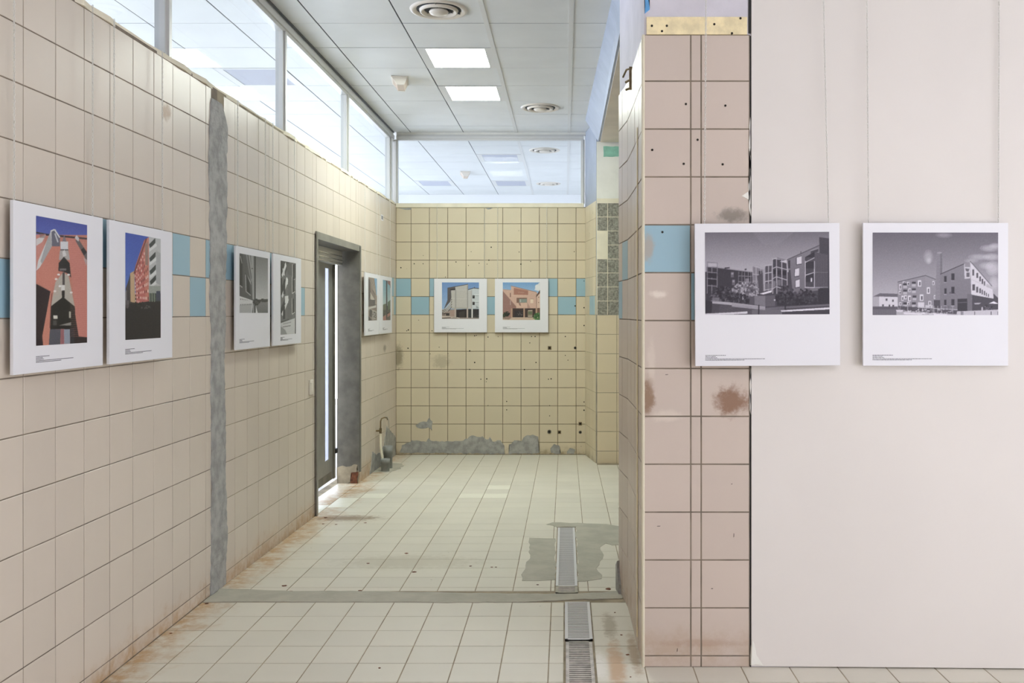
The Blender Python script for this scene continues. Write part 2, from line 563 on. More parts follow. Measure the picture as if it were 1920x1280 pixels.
# left wall, farther stretch with the doorway
DY0, DY1, DZ = 6.86, 8.25, 2.055
wb = MB()
wb.box(XL - 0.19, XL - 0.0018, 4.91, DY0, -0.3, ZT)
wb.box(XL - 0.19, XL - 0.0018, DY1, YB + 0.2, -0.3, ZT)
wb.box(XL - 0.19, XL - 0.0018, DY0, DY1, DZ, ZT)
wl2 = wb.build('wall_left', M['grout_light'])
tag(wl2, 'far stretch of tiled wall around the steel doorway', 'wall', kind='structure')
us2 = [5.0] + [5.17 + 0.1985 * k for k in range(9)] + [DY0, 7.16, 7.36, 7.56, 7.76, 7.96, 8.16, DY1] + [8.36 + 0.2 * k for k in range(9)] + [YB]
rows2 = [-0.07] + [ROW0 + PITCH * k for k in range(14)]
def left2_mat(i, j):
    c = us2[i]
    if c < 6.5:
        if (j == 9 and i % 2 == 0) or (j == 8 and i % 2 == 1): return M['tile_blue']
    if c > 9.9 and j == 8: return M['tile_blue']
    if 9.7 < c < 9.9 and j == 9: return M['tile_blue']
    return M['tile_left']
grid(wl2, (XL, 0, 0), (0, 1, 0), (0, 0, 1), us2, rows2, left2_mat, gap=0.004,
     skip=lambda i, j, u0, u1, v0, v1: u0 >= DY0 - .001 and u1 <= DY1 + .001 and v1 < 2.1)
# ragged plaster ledge along the top of the wall
lp = [(XL - 0.19, -4.0)]
y = 2.0
lp = []
while y < YB:
    lp.append((XL + random.uniform(-0.012, 0.014), y)); y += random.uniform(0.05, 0.16)
ledge = MB().prism([(XL - 0.19, 2.0)] + lp + [(XL - 0.004, YB), (XL - 0.19, YB)], ZT - 0.012, ZT + 0.012).build('trim_1', M['plaster_cream'])
tag(ledge, 'ragged cream plaster ledge along the top of the left wall', 'ledge', kind='structure')

# back wall
XR = 0.2225
wbk = MB().box(XL - 0.19, XR + 0.1, YB + 0.003, YB + 0.19, -0.3, ZT - 0.03).build('wall_back', M['grout_back'])
tag(wbk, 'tiled end wall with a blue chequer band and cement patches', 'wall', kind='structure')
usb = [XL] + [-1.694 + 0.2013 * k for k in range(10)] + [XR]
rowsb = [-0.072] + [ROW0 + PITCH * k for k in range(13)] + [2.64]
def back_mat(i, j):
    if j == 9 and i % 2 == 0: return M['tile_blue']
    if j == 8 and i % 2 == 1: return M['tile_blue']
    return M['tile_back']
grid(wbk, (0, YB, 0), (1, 0, 0), (0, 0, 1), usb, rowsb, back_mat, gap=0.006)
sill = MB().bbox(XL + 0.0, XR - 0.02, YB - 0.012, YB + 0.17, 2.64, ZT + 0.012, 0.004).build('trim_2', M['plaster_cream'])
tag(sill, 'cream sill under the transom of the end wall', 'sill', kind='structure')
Bp = lambda px, py: on_back(680 + px / 4.3636, 780 + py / 4.3636)
for pts in ([(318, 235), (395, 212), (400, 200), (520, 205), (535, 180), (560, 205), (690, 205), (800, 205), (880, 170), (900, 160), (985, 168), (1010, 195), (1045, 172), (1065, 205), (1130, 200), (1165, 240), (1165, 308), (300, 300)],
            [(1195, 235), (1245, 195), (1300, 200), (1330, 160), (1390, 148), (1440, 165), (1446, 305), (1190, 308)],
            [(435, 75), (470, 45), (525, 45), (545, 10), (570, 40), (572, 118), (540, 95), (490, 105), (440, 98)],
            [(1530, 260), (1570, 230), (1610, 235), (1620, 310), (1540, 300)],
            [(1665, 285), (1700, 255), (1740, 270), (1735, 312), (1670, 312)]):
    blob('cement_patch', [Bp(*p) for p in pts], (0, YB, 0), (1, 0, 0), (0, 0, 1), M['cement'], wbk, thick=0.004, step=0.025, amp=0.007)
# bare spots under the sill
for pts in ([(182, 690), (285, 690), (283, 705), (235, 705)], [(840, 690), (905, 690), (860, 705)]):
    blob('cement_patch', [on_back(700 + p[0] / 4, 220 + (p[1] - 12) / 4) for p in pts], (0, YB, 0), (1, 0, 0), (0, 0, 1), M['cement'], wbk, thick=0.002, amp=0.003)
# drilled holes
hb = MB()
for (px, py) in [(970, 335), (1083, 310), (1550, 335), (1015, 400), (650, 403), (700, 403), (885, 393), (955, 413), (1250, 405), (1305, 390), (575, 425), (1060, 405), (1070, 383),
                 (617, 775), (608, 780), (675, 720), (750, 780), (990, 808), (1000, 806), (1065, 815), (1122, 813), (1310, 812), (1330, 812), (1300, 848), (1500, 812), (790, 872),
                 (615, 878), (840, 908), (962, 893), (990, 958), (1270, 998), (962, 997), (1515, 945), (1500, 918), (1335, 958), (1025, 1052), (1058, 1050), (1055, 1066), (1405, 1052), (1420, 1050),
                 (1170, 1177), (1170, 1224), (1065, 1200), (1412, 1200), (1605, 500), (1605, 650), (1605, 750), (1240, 337), (1555, 640), (740, 910), (1605, 1180), (1605, 1226), (1412, 1258)]:
    x, z = on_back(560 + px / 3, 360 + py / 3)
    if x > XR - .01: x = XR - 0.012
    r = random.uniform(0.004, 0.008)
    hb.tube([(x, YB + 0.002, z), (x, YB - 0.0012, z)], r, 8)
hb.build('drill_holes', M['hole'], wbk)['kind'] = 'stuff'
# cut pipe ends and sockets left in the wall
for px, py, r, sq in [(1030, 809, .022, 0), (1049, 810, .018, 1), (1088, 794, .018, 1), (1088, 810, .018, 0), (1030.5, 652, .019, 1), (1078.5, 652, .016, 0)]:
    x, z = on_back(px, py)
    pe = MB()
    if sq:
        pe.box(x - r, x + r, YB - 0.004, YB + 0.004, z - r, z + r)
        o = pe.build('socket', M['brass'], wbk)
    else:
        pe.tube([(x, YB + 0.01, z), (x, YB - 0.006, z)], r, 16)
        o = pe.build('pipe_stub', M['steel_dark'], wbk)
    MB().tube([(x, YB, z), (x, YB - 0.0075, z)], r * 0.62, 14).build('opening', M['hole'], o)

# pilaster in the far right corner (splayed flank) with the stripped wall beside it
PA, PB = (XR, YB), (0.318, 9.45)
pil = MB().prism([PA, PB, (4.6, 9.45), (4.6, YB + 0.19), (XR, YB + 0.19)], -0.3, ZC).build('wall_recess', M['paint_blue'])
tag(pil, 'pilaster and bay wall with stripped grey tile beds', 'wall', kind='structure')
d = Vector((PA[0] - PB[0], PA[1] - PB[1], 0)); L = d.length; d.normalize()
MB().prism([(PA[0] - 0.0015, PA[1]), (PB[0] - 0.0015, PB[1] - 0.0005), (PB[0] + 0.02, PB[1] + .02), (PA[0] + 0.05, PA[1])], -0.1, 2.62).build('mortar_bed', M['grout_light'], pil)
MB().box(0.32, 1.4, 9.4475, 9.46, -0.1, 1.46).build('mortar_bed', M['grout_light'], pil)
# flank tiles: ux runs from far to near so that the normal looks left
ux = -d
grid(pil, (PA[0] - 0.0045, PA[1], 0), ux, (0, 0, 1), [0.0, 0.27, 0.46, L - 0.05, L], rowsb, lambda i, j: M['tile_blue'] if (j == 8 and i in (1, 2)) else M['tile_back'], gap=0.003)
# front of the bay wall
YR = 9.446
rr = [-0.066] + [ROW0 + PITCH * k for k in range(8)]
grid(pil, (0, YR, 0), (1, 0, 0), (0, 0, 1), [0.325, 0.53, 0.73, 0.93, 1.13, 1.33], rr, lambda i, j: M['tile_recess'], gap=0.005)
MB().box(0.322, 4.4, YR - 0.002, 9.46, ROW0 + 1.4, 2.66).build('render_coat', M['plaster_cream'], pil)
MB().box(0.322, 4.4, YR + 0.001, 9.46, 2.66, 3.245).build('plaster_band', M['plaster_white'], pil)
zz = [1.462 + 0.144 * k for k in range(9)]
def bed_skip(i, j, u0, u1, v0, v1): return i == 0 and j in (4, 5)
grid(pil, (0, YR - 0.004, 0), (1, 0, 0), (0, 0, 1), [0.327, 0.435, 0.579, 0.723, 0.867], zz, lambda i, j: M['adhesive'], gap=0.006, name='tile_bed', skip=bed_skip, t=0.004)
MB().box(0.333, 0.425, YR - 0.006, YR, 2.06, 2.30).build('bare_patch', M['plaster_cream'], pil)
x0, z0 = on_back(1131, 270, YR); x1, z1 = on_back(1158, 294, YR)
blob('teal_patch', [(x0, z1), (x1 + .05, z1), (x1 + .05, z0 - .02), (x0, z0 - .02)], (0, YR, 0), (1, 0, 0), (0, 0, 1), M['teal'], pil, thick=0.003, amp=0.004)

# beam over the bay opening
beam = MB().hexa([(0.345, 3.84 + .3, 3.245), (0.80, 3.84 + .3, 3.245), (0.80, 9.45, 3.245), (0.338, 9.45, 3.245)],
                 [(0.335, 3.84 + .3, ZC), (0.80, 3.84 + .3, ZC), (0.80, 9.45, ZC), (0.205, 9.45, ZC)]).build('trim_3', M['paint_blue'])
tag(beam, 'pale blue painted beam spanning from the pillar to the far pilaster', 'beam', kind='structure')
MB().box(0.36, 0.80, 4.95, 9.44, 3.238, 3.2455).build('soffit', M['soffit'], beam)

# tiled pillar
plan = [(XP + 0.006, YP + 0.004), (XP - 0.004, 4.62), (0.291, 4.91), (1.1, 4.91), (1.1, YP + 0.004)]
pl = MB().prism(plan, -0.3, ZC).build('wall_right', M['paint_lilac'])
tag(pl, 'tiled pillar between the passage and the white panel', 'wall', kind='structure')
MB().prism([(XP + 0.004, YP + 0.002), (XP - 0.006, 4.62), (0.289, 4.912), (0.5, 4.912), (0.772, 3.9), (0.772, YP + 0.002)], -0.02, 2.645).build('mortar_bed', M['grout'], pl)
rp = [0.0] + [0.047 + 0.2003 * k for k in range(13)] + [2.645]
def pil_mat(i, j):
    if i == 0 and j == 9: return M['tile_blue_pillar']
    if i == 1 and j == 8: return M['tile_blue']
    if i == 2 and j == 9: return M['tile_blue']
    return M['tile_pillar']
grid(pl, (0, YP, 0), (1, 0, 0), (0, 0, 1), [0.329, 0.5245, 0.568, 0.771], rp, pil_mat, gap=0.0055)
# flank of the pillar, in two slightly different planes; ux from far to near
def flank(a, b, cols, matf):
    d = Vector((b[0] - a[0], b[1] - a[1], 0)).normalized()
    grid(pl, (a[0], a[1], 0), d, (0, 0, 1), cols, rp, matf, gap=0.005)
A2, A1, A0 = (0.285, 4.91), (0.3135, 4.62), (XP - 0.0005, YP + 0.03)
flank(A2, A1, [0.0, 0.12, 0.2914], lambda i, j: M['tile_blue'] if (i == 1 and j == 9) or (i == 0 and j == 8) else M['tile_pillar'])
flank(A1, A0, [0.0, 0.2, 0.4, 0.6, 0.742], lambda i, j: M['tile_pillar'])
MB().prism([(XP - 0.001, YP - 0.002), (XP + 0.005, YP - 0.004), (XP + 0.009, YP + 0.002), (XP + 0.004, YP + 0.03), (XP - 0.003, YP + 0.028)], 0.0, 2.645).build('corner_trim', M['plaster_cream'], pl)
MB().prism([(0.3190, 4.05), (0.3168, 4.055), (0.3168, 4.075), (0.3188, 4.08)], 0.05, 2.3).build('cable_groove', M['yellow_strip'], pl)
MB().box(0.340, 0.760, YP - 0.004, YP + 0.01, 2.645, 2.718).build('yellow_strip', M['yellow_strip'], pl)
hp = MB()
for px, py in [(1286, 195), (1360, 198), (1223, 281), (1308, 262), (1282, 307), (1355, 308), (1222, 49), (1250, 49), (1241, 59), (1339, 46), (1388, 35), (1372, 63), (1242, 435)]:
    x, z = on_back(px, py, YP)
    hp.tube([(x, YP + 0.002, z), (x, YP - (0.0055 if z > 2.64 else 0.0015), z)], 0.005, 8)
hp.build('drill_holes', M['hole'], pl)['kind'] = 'stuff'
blob('blue_paint_streak', [(0.335, 2.73), (0.352, 2.75), (0.352, 2.86), (0.33, 2.9)], (0, YP + 0.002, 0), (1, 0, 0), (0, 0, 1), M['blue_paint'], pl, thick=0.002, amp=0.003)
for pts in ([(0.766, 1.93), (0.776, 1.88), (0.776, 2.12), (0.772, 2.3)], [(0.735, 1.97), (0.774, 1.95), (0.774, 2.0)], [(0.77, 1.1), (0.776, 1.05), (0.776, 1.35)]):
    blob('plaster_chip', pts, (0, YP, 0), (1, 0, 0), (0, 0, 1), M['plaster_white'], pl, thick=0.002, step=0.02, amp=0.003)
for px, py, w, h in [(1376, 1003, 1, 7), (1235, 986, 7, 1), (1270, 1218, 1, 6), (1335, 1103, 4, 1), (1372, 907, 3, 1), (1325, 484, 1, 1), (1250, 702, 6, 1)]:
    x, z = on_back(px, py, YP)
    q = 0.00112
    MB().prism([(x - w * q, z - h * q), (x + w * q * .7, z - h * q * .8), (x + w * q, z + h * q), (x - w * q * .6, z + h * q * .9)], -YP - 0.002, -YP + 0.0013).build('scratch', M['hole'], pl).rotation_euler = (math.pi / 2, 0, 0)
# chipped foot of the pillar
blob('chipped_corner', [(-0.01, -0.02), (0.10, -0.02), (0.09, 0.06), (0.05, 0.10), (0.03, 0.16), (-0.01, 0.13)], (0.283, 4.92, 0), (0.098, -0.995, 0), (0, 0, 1), M['cement'], pl, thick=0.012, amp=0.01)
# white drywall panel
dw = MB().prism([(0.778, YP - 0.004), (4.6, YP - 0.09), (4.6, YP + 0.06), (0.778, YP + 0.09)], 0.006, ZC).build('wall_front', M['drywall'])
tag(dw, 'smooth white drywall panel right of the tiled pillar', 'wall', kind='structure')
MB().box(0.7725, 0.7775, YP + 0.001, YP + 0.05, 0.0, 2.64).box(0.7665, 0.7775, YP + 0.001, YP + 0.05, 2.65, 3.2).build('shadow_gap', M['black'], dw)  # black strip put in for the shade of the joint
blob('filler', [(0.776, 0.01), (0.80, 0.012), (0.83, 0.008), (0.80, 0.05), (0.79, 0.10), (0.779, 0.12)], (0, YP - 0.005, 0), (1, 0, 0), (0, 0, 1), M['plaster_white'], dw, thick=0.003, amp=0.003)

# floors
FX0 = -0.0705
ff = MB().box(XL - 0.1, 5.0, -4.0, 4.90, -0.3, -0.0012).build('floor', M['grout_light'])
tag(ff, 'pale tiled floor in front of the cement strip', 'floor', kind='structure')
usf = [XL] + [FX0 + 0.2015 * k for k in range(-8, 13)]
vsf = [4.484 - 0.2 * k for k in range(8, -1, -1)] + [4.70]
DRN = (-0.006, 0.128)     # near drain
def front_skip(i, j, u0, u1, v0, v1):
    return (u0 > 0.33 and v0 > 3.9)
def cut(us_, a, b):
    s = sorted([u for u in us_ if not (a - .012 < u < b + .012)] + [a, b])
    return s
usf = cut(usf, *DRN)
fi = usf.index(DRN[0])
grid(ff, (0, 0, 0), (1, 0, 0), (0, 1, 0), usf, vsf, lambda i, j: M['tile_floor'], gap=0.0045,
     skip=lambda i, j, u0, u1, v0, v1: i == fi or front_skip(i, j, u0, u1, v0, v1), tilt=0.0015)
grid(ff, (0, 0, 0), (1, 0, 0), (0, 1, 0), [XL, -0.2, 1.5, 5.0], [-4.0, -2.0, 0, 2.884], lambda i, j: M['tile_floor'], name='paving', tilt=0)
grid(ff, (0, 0, 0), (1, 0, 0), (0, 1, 0), [2.35, 5.0], [2.884, 3.76], lambda i, j: M['tile_floor'], name='paving', tilt=0)

sl = math.atan(SLOPE)
uy_f = (0, math.cos(sl), -math.sin(sl))
fb = MB().hexa([(XL - 0.25, 4.90, -0.3), (4.6, 4.90, -0.3), (4.6, YB + 0.1, -0.4), (XL - 0.25, YB + 0.1, -0.4)],
               [(XL - 0.25, 4.90, -0.0012), (4.6, 4.90, -0.0012), (4.6, YB + 0.1, -0.0012 + floor_z(YB + 0.1)), (XL - 0.25, YB + 0.1, -0.0012 + floor_z(YB + 0.1))]).build('floor', M['grout_light'])
tag(fb, 'pale tiled floor between the cement strip and the end wall', 'floor', kind='structure')
DRF = (-0.056, 0.070)     # far drain
usk = [XL] + [FX0 - 0.008 + 0.2015 * k for k in range(-8, 6)]
usk = cut(usk, *DRF)
ki = usk.index(DRF[0])
vsk = [-0.01] + [0.06 + 0.199 * k for k in range(26)] + [YB - 4.9]
def back_skip(i, j, u0, u1, v0, v1):
    if i == ki and v0 < 1.52: return True
    if u0 > 0.31 and v1 > 4.56: return True
    if i in (ki, ki + 1) and v0 >= 1.52: return True
    return False
new_tiles = {(5, 14), (6, 14), (6, 16), (0, 12), (0, 13), (1, 14)}
made = []
def fb_mat(i, j):
    return M['tile_floor_new'] if (i, j) in new_tiles else M['tile_floor']
for i in range(len(usk) - 1):
    for j in range(len(vsk) - 1):
        u0, u1, v0, v1 = usk[i], usk[i + 1], vsk[j], vsk[j + 1]
        if back_skip(i, j, u0, u1, v0, v1): continue
        if i == ki - 1 and v0 >= 1.52: u1 = usk[ki + 2]     # beyond the drain the tiles are whole again
        me = tile_mesh(u1 - u0 - .0045, v1 - v0 - .0045, fb_mat(i, j))
        c = Vector((( u0 + u1) / 2, 4.9, 0)) + Vector(uy_f) * ((v0 + v1) / 2)
        made.append((j, put(me, 'tile', fb, c, Vector((1, 0, 0)), Vector(uy_f), Vector((1, 0, 0)).cross(Vector(uy_f)), 0.001)))
far = [o for j, o in made if j >= 21 and o.data.materials[0] is M['tile_floor']]
join_pieces(far, 'tile_field', fb)
# tiles in the doorway
grid(fb, (0, 4.9, 0), (1, 0, 0), uy_f, [XI_ for XI_ in (-2.04, XL)], [1.965, 2.15, 2.349, 2.548, 2.747, 2.946, 3.145, 3.34], lambda i, j: M['tile_floor_new'] if j in (0, 1) else M['tile_floor'], gap=0.0045, tilt=0.001)
# cement strip across the floor
st = [(-1.855, 4.70), (-1.5, 4.705), (-1.0, 4.70), (-0.6, 4.69), (-0.2, 4.70), (0.0, 4.73), (0.30, 4.76), (0.31, 4.89), (0.2, 4.86), (0.1, 4.84), (-0.1, 4.83), (-0.5, 4.85), (-1.0, 4.88), (-1.5, 4.885), (-1.855, 4.93)]
blob('cement_strip', st, (0, 0, 0.0), (1, 0, 0), (0, 1, 0), M['cement_floor'], ff, thick=0.004, step=0.05, amp=0.006, bury=0.01)
# skim coats beside the far drain
def Fp(px, py):
    x, y = on_floor(960 + px / 4, 960 + py / 4, True)
    return (x, (y - 4.9) / math.cos(sl))
left_skim = [(140, 190), (330, 195), (335, 300), (330, 510), (200, 515), (70, 512), (68, 490), (110, 380), (130, 300), (125, 240)]
right_skim = [(250, 90), (300, 74), (700, 90), (806, 105), (808, 245), (760, 250), (700, 235), (660, 260), (700, 320), (650, 370), (640, 420), (680, 470), (660, 500), (560, 525), (500, 520), (487, 400), (475, 110), (340, 110)]
for pts in (left_skim, right_skim):
    blob('cement_patch', [Fp(*p) for p in pts], (0, 4.9, 0), (1, 0, 0), uy_f, M['cement_floor'], fb, thick=0.002, step=0.06, amp=0.012, bury=0.006)
# dark scuffs on the floor
scuffs = MB()
for px, py, w, far_ in [(465, 1107, 8, 1), (513, 1109, 14, 1), (542, 1109, 14, 1), (533, 1098, 10, 1), (450, 1106, 4, 1), (777, 1072, 10, 1), (690, 1056, 7, 1), (762, 1037, 8, 1), (922, 1063, 5, 1), (930, 1063, 5, 1), (882, 1061, 6, 1),
                        (630, 983, 5, 1), (606, 982, 5, 1), (610, 970, 8, 1), (685, 980, 6, 1), (1141, 1104, 14, 1), (1165, 1190, 6, 0), (1177, 1227, 8, 0), (1182, 1269, 4, 0), (712, 1252, 6, 0), (388, 1131, 8, 0), (320, 1187, 6, 0), (1153, 1148, 4, 0), (675, 1107, 8, 1), (1008, 1096, 5, 1)]:
    x, y = on_floor(px, py, bool(far_))
    z = floor_z(y) + 0.0012
    ww = w * y / F * 0.5
    ring = [(x + ww * math.cos(t) * random.uniform(.6, 1.1), y + ww * 1.0 * math.sin(t) * random.uniform(.5, 1.1)) for t in [k * math.pi / 5 for k in range(10)]]
    scuffs.prism(ring, z - 0.002, z)
sc_o = scuffs.build('floor_crumb', M['rusty'], ff)
sc_o['kind'] = 'stuff'

# ceiling
cl = MB().box(-9.2, 5.2, -4.2, 15.6, ZC + 0.002, ZC + 0.2).build('ceiling', M['ceiling_dark'])
tag(cl, 'suspended ceiling of white square panels', 'ceiling', kind='structure')
CX = [0.04 + 0.581 * k for k in range(-7, 2)]
CY = [6.305 + 0.576 * k for k in range(-3, 17)]
CY[-1] = 15.42
LAMPS = {}   # cells taken by lamps
def cell(x, y):
    i = max(k for k in range(len(CX)) if CX[k] <= x); j = max(k for k in range(len(CY)) if CY[k] <= y)
    return i, j
lit = [(-0.83, 7.17), (-0.83, 8.33)]
off = [(-2.57, 7.75), (-0.83, 11.78), (-0.83, 14.0), (-2.0, 14.0)]
taken = {cell(*p) for p in lit + off}
grid(cl, (0, 0, ZC), (0, 1, 0), (1, 0, 0), CY, CX, lambda i, j: M['ceiling_panel'], gap=0.008, name='panel',
     skip=lambda i, j, *a: (j, i) in taken, tilt=0.0014, out=0.0006, t=0.01)
grid(cl, (0, 0, ZC), (0, 1, 0), (1, 0, 0), [-4.0, 0, CY[0]], [-1.6, 1.5, 4.6], lambda i, j: M['ceiling_panel'], name='panel_field', tilt=0)
grid(cl, (0, 0, ZC), (0, 1, 0), (1, 0, 0), [CY[0], 9.44], [CX[-1], 4.6], lambda i, j: M['ceiling_panel'], name='panel_field', tilt=0)
grid(cl, (0, 0, ZC), (0, 1, 0), (1, 0, 0), [0.0, 5, 10, 15.42], [-9.0, CX[0]], lambda i, j: M['ceiling_panel'], name='panel_field', tilt=0)
for x in (CX[6] , CX[7]):
    MB().box(x - 0.016, x + 0.016, CY[0], 15.4, ZC - 0.004, ZC + 0.002).build('runner', M['t_bar'], cl)

# next room: floor, walls and windows that light it
nf = MB().box(-9.0, XL - 0.25, 0, 15.4, -0.3, -0.05).box(XL - 0.25, 4.6, YB + 0.19, 15.4, -0.4, -0.05).build('floor', M['room_floor'])
tag(nf, 'pale floor of the bright room behind the steel door', 'floor', kind='structure')
nb = MB().box(-9.0, 0.75, 15.4, 15.6, -0.3, ZC).build('wall_far', M['room_white'])
tag(nb, 'white wall at the far end seen through the transom', 'wall', kind='structure')
n1 = MB().box(0.40, 0.6, YB + 0.19, 15.4, -0.3, ZC).build('wall_far_right', M['room_white'])
tag(n1, 'white side wall of the room behind the transom', 'wall', kind='structure')
n2 = MB().box(-9.2, -9.0, 0, 15.6, -0.3, ZC).box(-9.0, XL - 0.19, -0.2, 0, -0.3, ZC).build('wall_outer', M['room_white'])
tag(n2, 'white outer wall of the bright next room', 'wall', kind='structure')
def window(name, x0, x1, y0, y1, z0, z1, label, pane='window_light', flip=False):
    w = empty(name, ((x0 + x1) / 2, (y0 + y1) / 2, z0))
    tag(w, label, 'window', kind='structure')
    along_y = (y1 - y0) > (x1 - x0)
    b = MB(); inv = w.location
    a0, a1 = (y0, y1) if along_y else (x0, x1)
    def bar(s0, s1, za, zb):
        if along_y: b.box(x0 - inv.x, x1 - inv.x, s0 - inv.y, s1 - inv.y, za - z0, zb - z0)
        else: b.box(s0 - inv.x, s1 - inv.x, y0 - inv.y, y1 - inv.y, za - z0, zb - z0)
    bar(a0, a1, z0, z0 + .05); bar(a0, a1, z1 - .05, z1)
    k = max(1, round((a1 - a0) / 1.5))
    for i in range(k + 1):
        c = a0 + (a1 - a0) * i / k
        bar(c - .03, c + .03, z0, z1)
    b.build('window_frame', M['aluminium'], w)
    p = MB()
    if along_y and flip: p.box(x1 - .02 - inv.x, x1 - .01 - inv.x, a0 - inv.y, a1 - inv.y, .0, z1 - z0)
    elif along_y: p.box(x0 + .01 - inv.x, x0 + .02 - inv.x, a0 - inv.y, a1 - inv.y, .0, z1 - z0)
    else: p.box(a0 - inv.x, a1 - inv.x, y1 - .02 - inv.y, y1 - .01 - inv.y, .0, z1 - z0)
    p.build('pane', M[pane], w)
window('window_3', -9.0, -8.95, 1.0, 11.0, 0.5, 3.2, 'daylit window row in the outer wall of the next room')
window('gap_glow', -5.0, -3.5, 15.35, 15.4, 0.0, 2.4, 'added bright window at the far end of the next room')  # window added so the gap beside the door leaf shows bright

# hall the camera stands in
hr = MB().box(4.6, 4.8, -4.2, YB + 0.2, -0.3, ZC).box(XL - 0.2, 4.8, -4.2, -4.0, -0.3, ZC).build('wall_hall', M['room_white'])
tag(hr, 'white walls closing the hall behind the camera', 'wall', kind='structure')
h2 = MB().box(XL - 0.19, XL - 0.01, -4.0, 2.0, ZT, ZC).build('wall_upper', M['room_white'])
tag(h2, 'white wall above the tiles behind the camera', 'wall', kind='structure')

window('fill_window', 4.55, 4.6, -3.2, 2.4, 0.6, 2.1, 'added glowing window row in the right wall of the hall', 'hall_fill', True)  # unseen window added for side light on the left wall

# ------------------------------------------------------------------ transom windows
def frame_bar(parent, name, p0, p1, wdir, w, ddir, d_, mat):
    """aluminium bar with a raised centre fillet, from p0 to p1"""
    p0, p1, wd, dd = Vector(p0), Vector(p1), Vector(wdir), Vector(ddir)
    b = MB()
    def bar(ww, d0, d1):
        a = [p0 - wd * ww / 2 + dd * d0, p0 + wd * ww / 2 + dd * d0, p0 + wd * ww / 2 + dd * d1, p0 - wd * ww / 2 + dd * d1]
        c = [q + (p1 - p0) for q in a]
        b.hexa(a, c)
    bar(w, 0.0, d_)
    bar(w * 0.42, -0.012, 0.002)
    return b.build(name, mat, parent)
ZW0, ZW1 = ZT + 0.012, ZC - 0.004
w1 = empty('window_1', (0, 0, 0))
tag(w1, 'row of clear transom panes in aluminium frames above the left wall', 'window', kind='structure')
mull = [2.56, 4.37, 6.18, 7.97, 9.72]
XM = XL - 0.03
for ym in mull[:-1]:
    frame_bar(w1, 'mullion', (XM, ym, ZW0), (XM, ym, ZW1 - 0.09), (0, 1, 0), 0.07, (-1, 0, 0), 0.05, M['aluminium'])
frame_bar(w1, 'corner_post', (XM, 9.95, ZW0), (XM, 9.95, ZW1 - 0.09), (0, 1, 0), 0.13, (-1, 0, 0), 0.05, M['aluminium'])
frame_bar(w1, 'top_rail', (XM, 2.0, ZC - 0.055), (XM, YB + .02, ZC - 0.055), (0, 0, 1), 0.095, (-1, 0, 0), 0.05, M['aluminium'])
MB().box(XM - 0.005, XM + 0.014, 2.0, YB, ZC - 0.012, ZC - 0.002).build('seal', M['aluminium_dark'], w1)
edges = [2.0] + mull[:-1] + [9.95]
for a, b in zip(edges[:-1], edges[1:]):
    MB().box(XM - 0.03, XM - 0.024, a + 0.03, b - 0.03, ZW0, ZC - 0.1).build('pane', M['glass'], w1)
w2 = empty('window_2', (0, 0, 0))
tag(w2, 'wide clear transom pane in aluminium frame above the end wall', 'window', kind='structure')
YW = YB + 0.03
frame_bar(w2, 'top_rail', (XL, YW, 3.415), (XR - 0.02, YW, 3.415), (0, 0, 1), 0.062, (0, 1, 0), 0.05, M['aluminium'])
frame_bar(w2, 'stile', (-1.875, YW, ZW0), (-1.875, YW, 3.39), (1, 0, 0), 0.06, (0, 1, 0), 0.05, M['aluminium'])
frame_bar(w2, 'stile', (0.192, YW, ZW0), (0.192, YW, 3.39), (1, 0, 0), 0.04, (0, 1, 0), 0.05, M['aluminium'])
MB().box(-1.85, 0.175, YW + 0.02, YW + 0.026, ZW0, 3.40).build('pane', M['glass'], w2)
MB().box(XL, XR, YW, YW + 0.05, 3.445, ZC + 0.01).build('head_strip', M['plaster_white'], w2)

# ------------------------------------------------------------------ doorway
dr = empty('door_1', (0, 0, 0))
tag(dr, 'stainless steel doorway with a leaf left slightly ajar', 'door', kind='structure')
XI = XL - 0.19
zf = floor_z(7.5)
def framed(mb, y0, y1, z0, z1, x0=XI, x1=XL + 0.012): return mb.box(x0, x1, y0, y1, z0, z1)
framed(MB(), DY0 - 0.03, DY0 + 0.004, floor_z(DY0), DZ + 0.02).build('jamb', M['steel'], dr)
fj = framed(MB(), DY1 - 0.004, DY1 + 0.03, floor_z(DY1) + 0.10, DZ + 0.02).build('jamb', M['steel_dark'], dr)
framed(MB(), DY0 - 0.03, DY1 + 0.03, DZ - 0.02, DZ + 0.035).build('head', M['steel'], dr)
MB().box(XL + 0.008, XL + 0.018, DY0 - 0.045, DY0 - 0.012, floor_z(DY0), DZ + 0.03).build('architrave', M['steel'], dr)
MB().box(XL + 0.008, XL + 0.018, DY1 + 0.012, DY1 + 0.045, floor_z(DY1) + 0.1, DZ + 0.03).build('architrave', M['steel'], dr)
blob('corroded_foot', [(0.0, -0.05), (0.19, -0.05), (0.19, 0.13), (0.12, 0.10), (0.06, 0.12), (0.0, 0.09)], (XI, DY1 - 0.002, 0), (1, 0, 0), (0, 0, 1), M['grout_light'], dr, thick=0.004, amp=0.012)
blob('rust_patch', [(0.12, -0.05), (0.188, -0.05), (0.188, 0.06), (0.13, 0.055)], (XI, DY1 - 0.006, 0), (1, 0, 0), (0, 0, 1), M['rusty'], dr, thick=0.003, amp=0.008)
XD = -2.04
leaf = MB().box(XD - 0.012, XD, 6.90, 7.80, 0.03, DZ - 0.15).box(XD - 0.012, XD, 7.92, 8.10, 0.03, DZ - 0.15).box(XD - 0.012, XD, 7.80, 7.92, 0.03, 0.22).box(XD - 0.012, XD, 7.80, 7.92, DZ - 0.19, DZ - 0.15).build('door_leaf', M['steel'], dr)
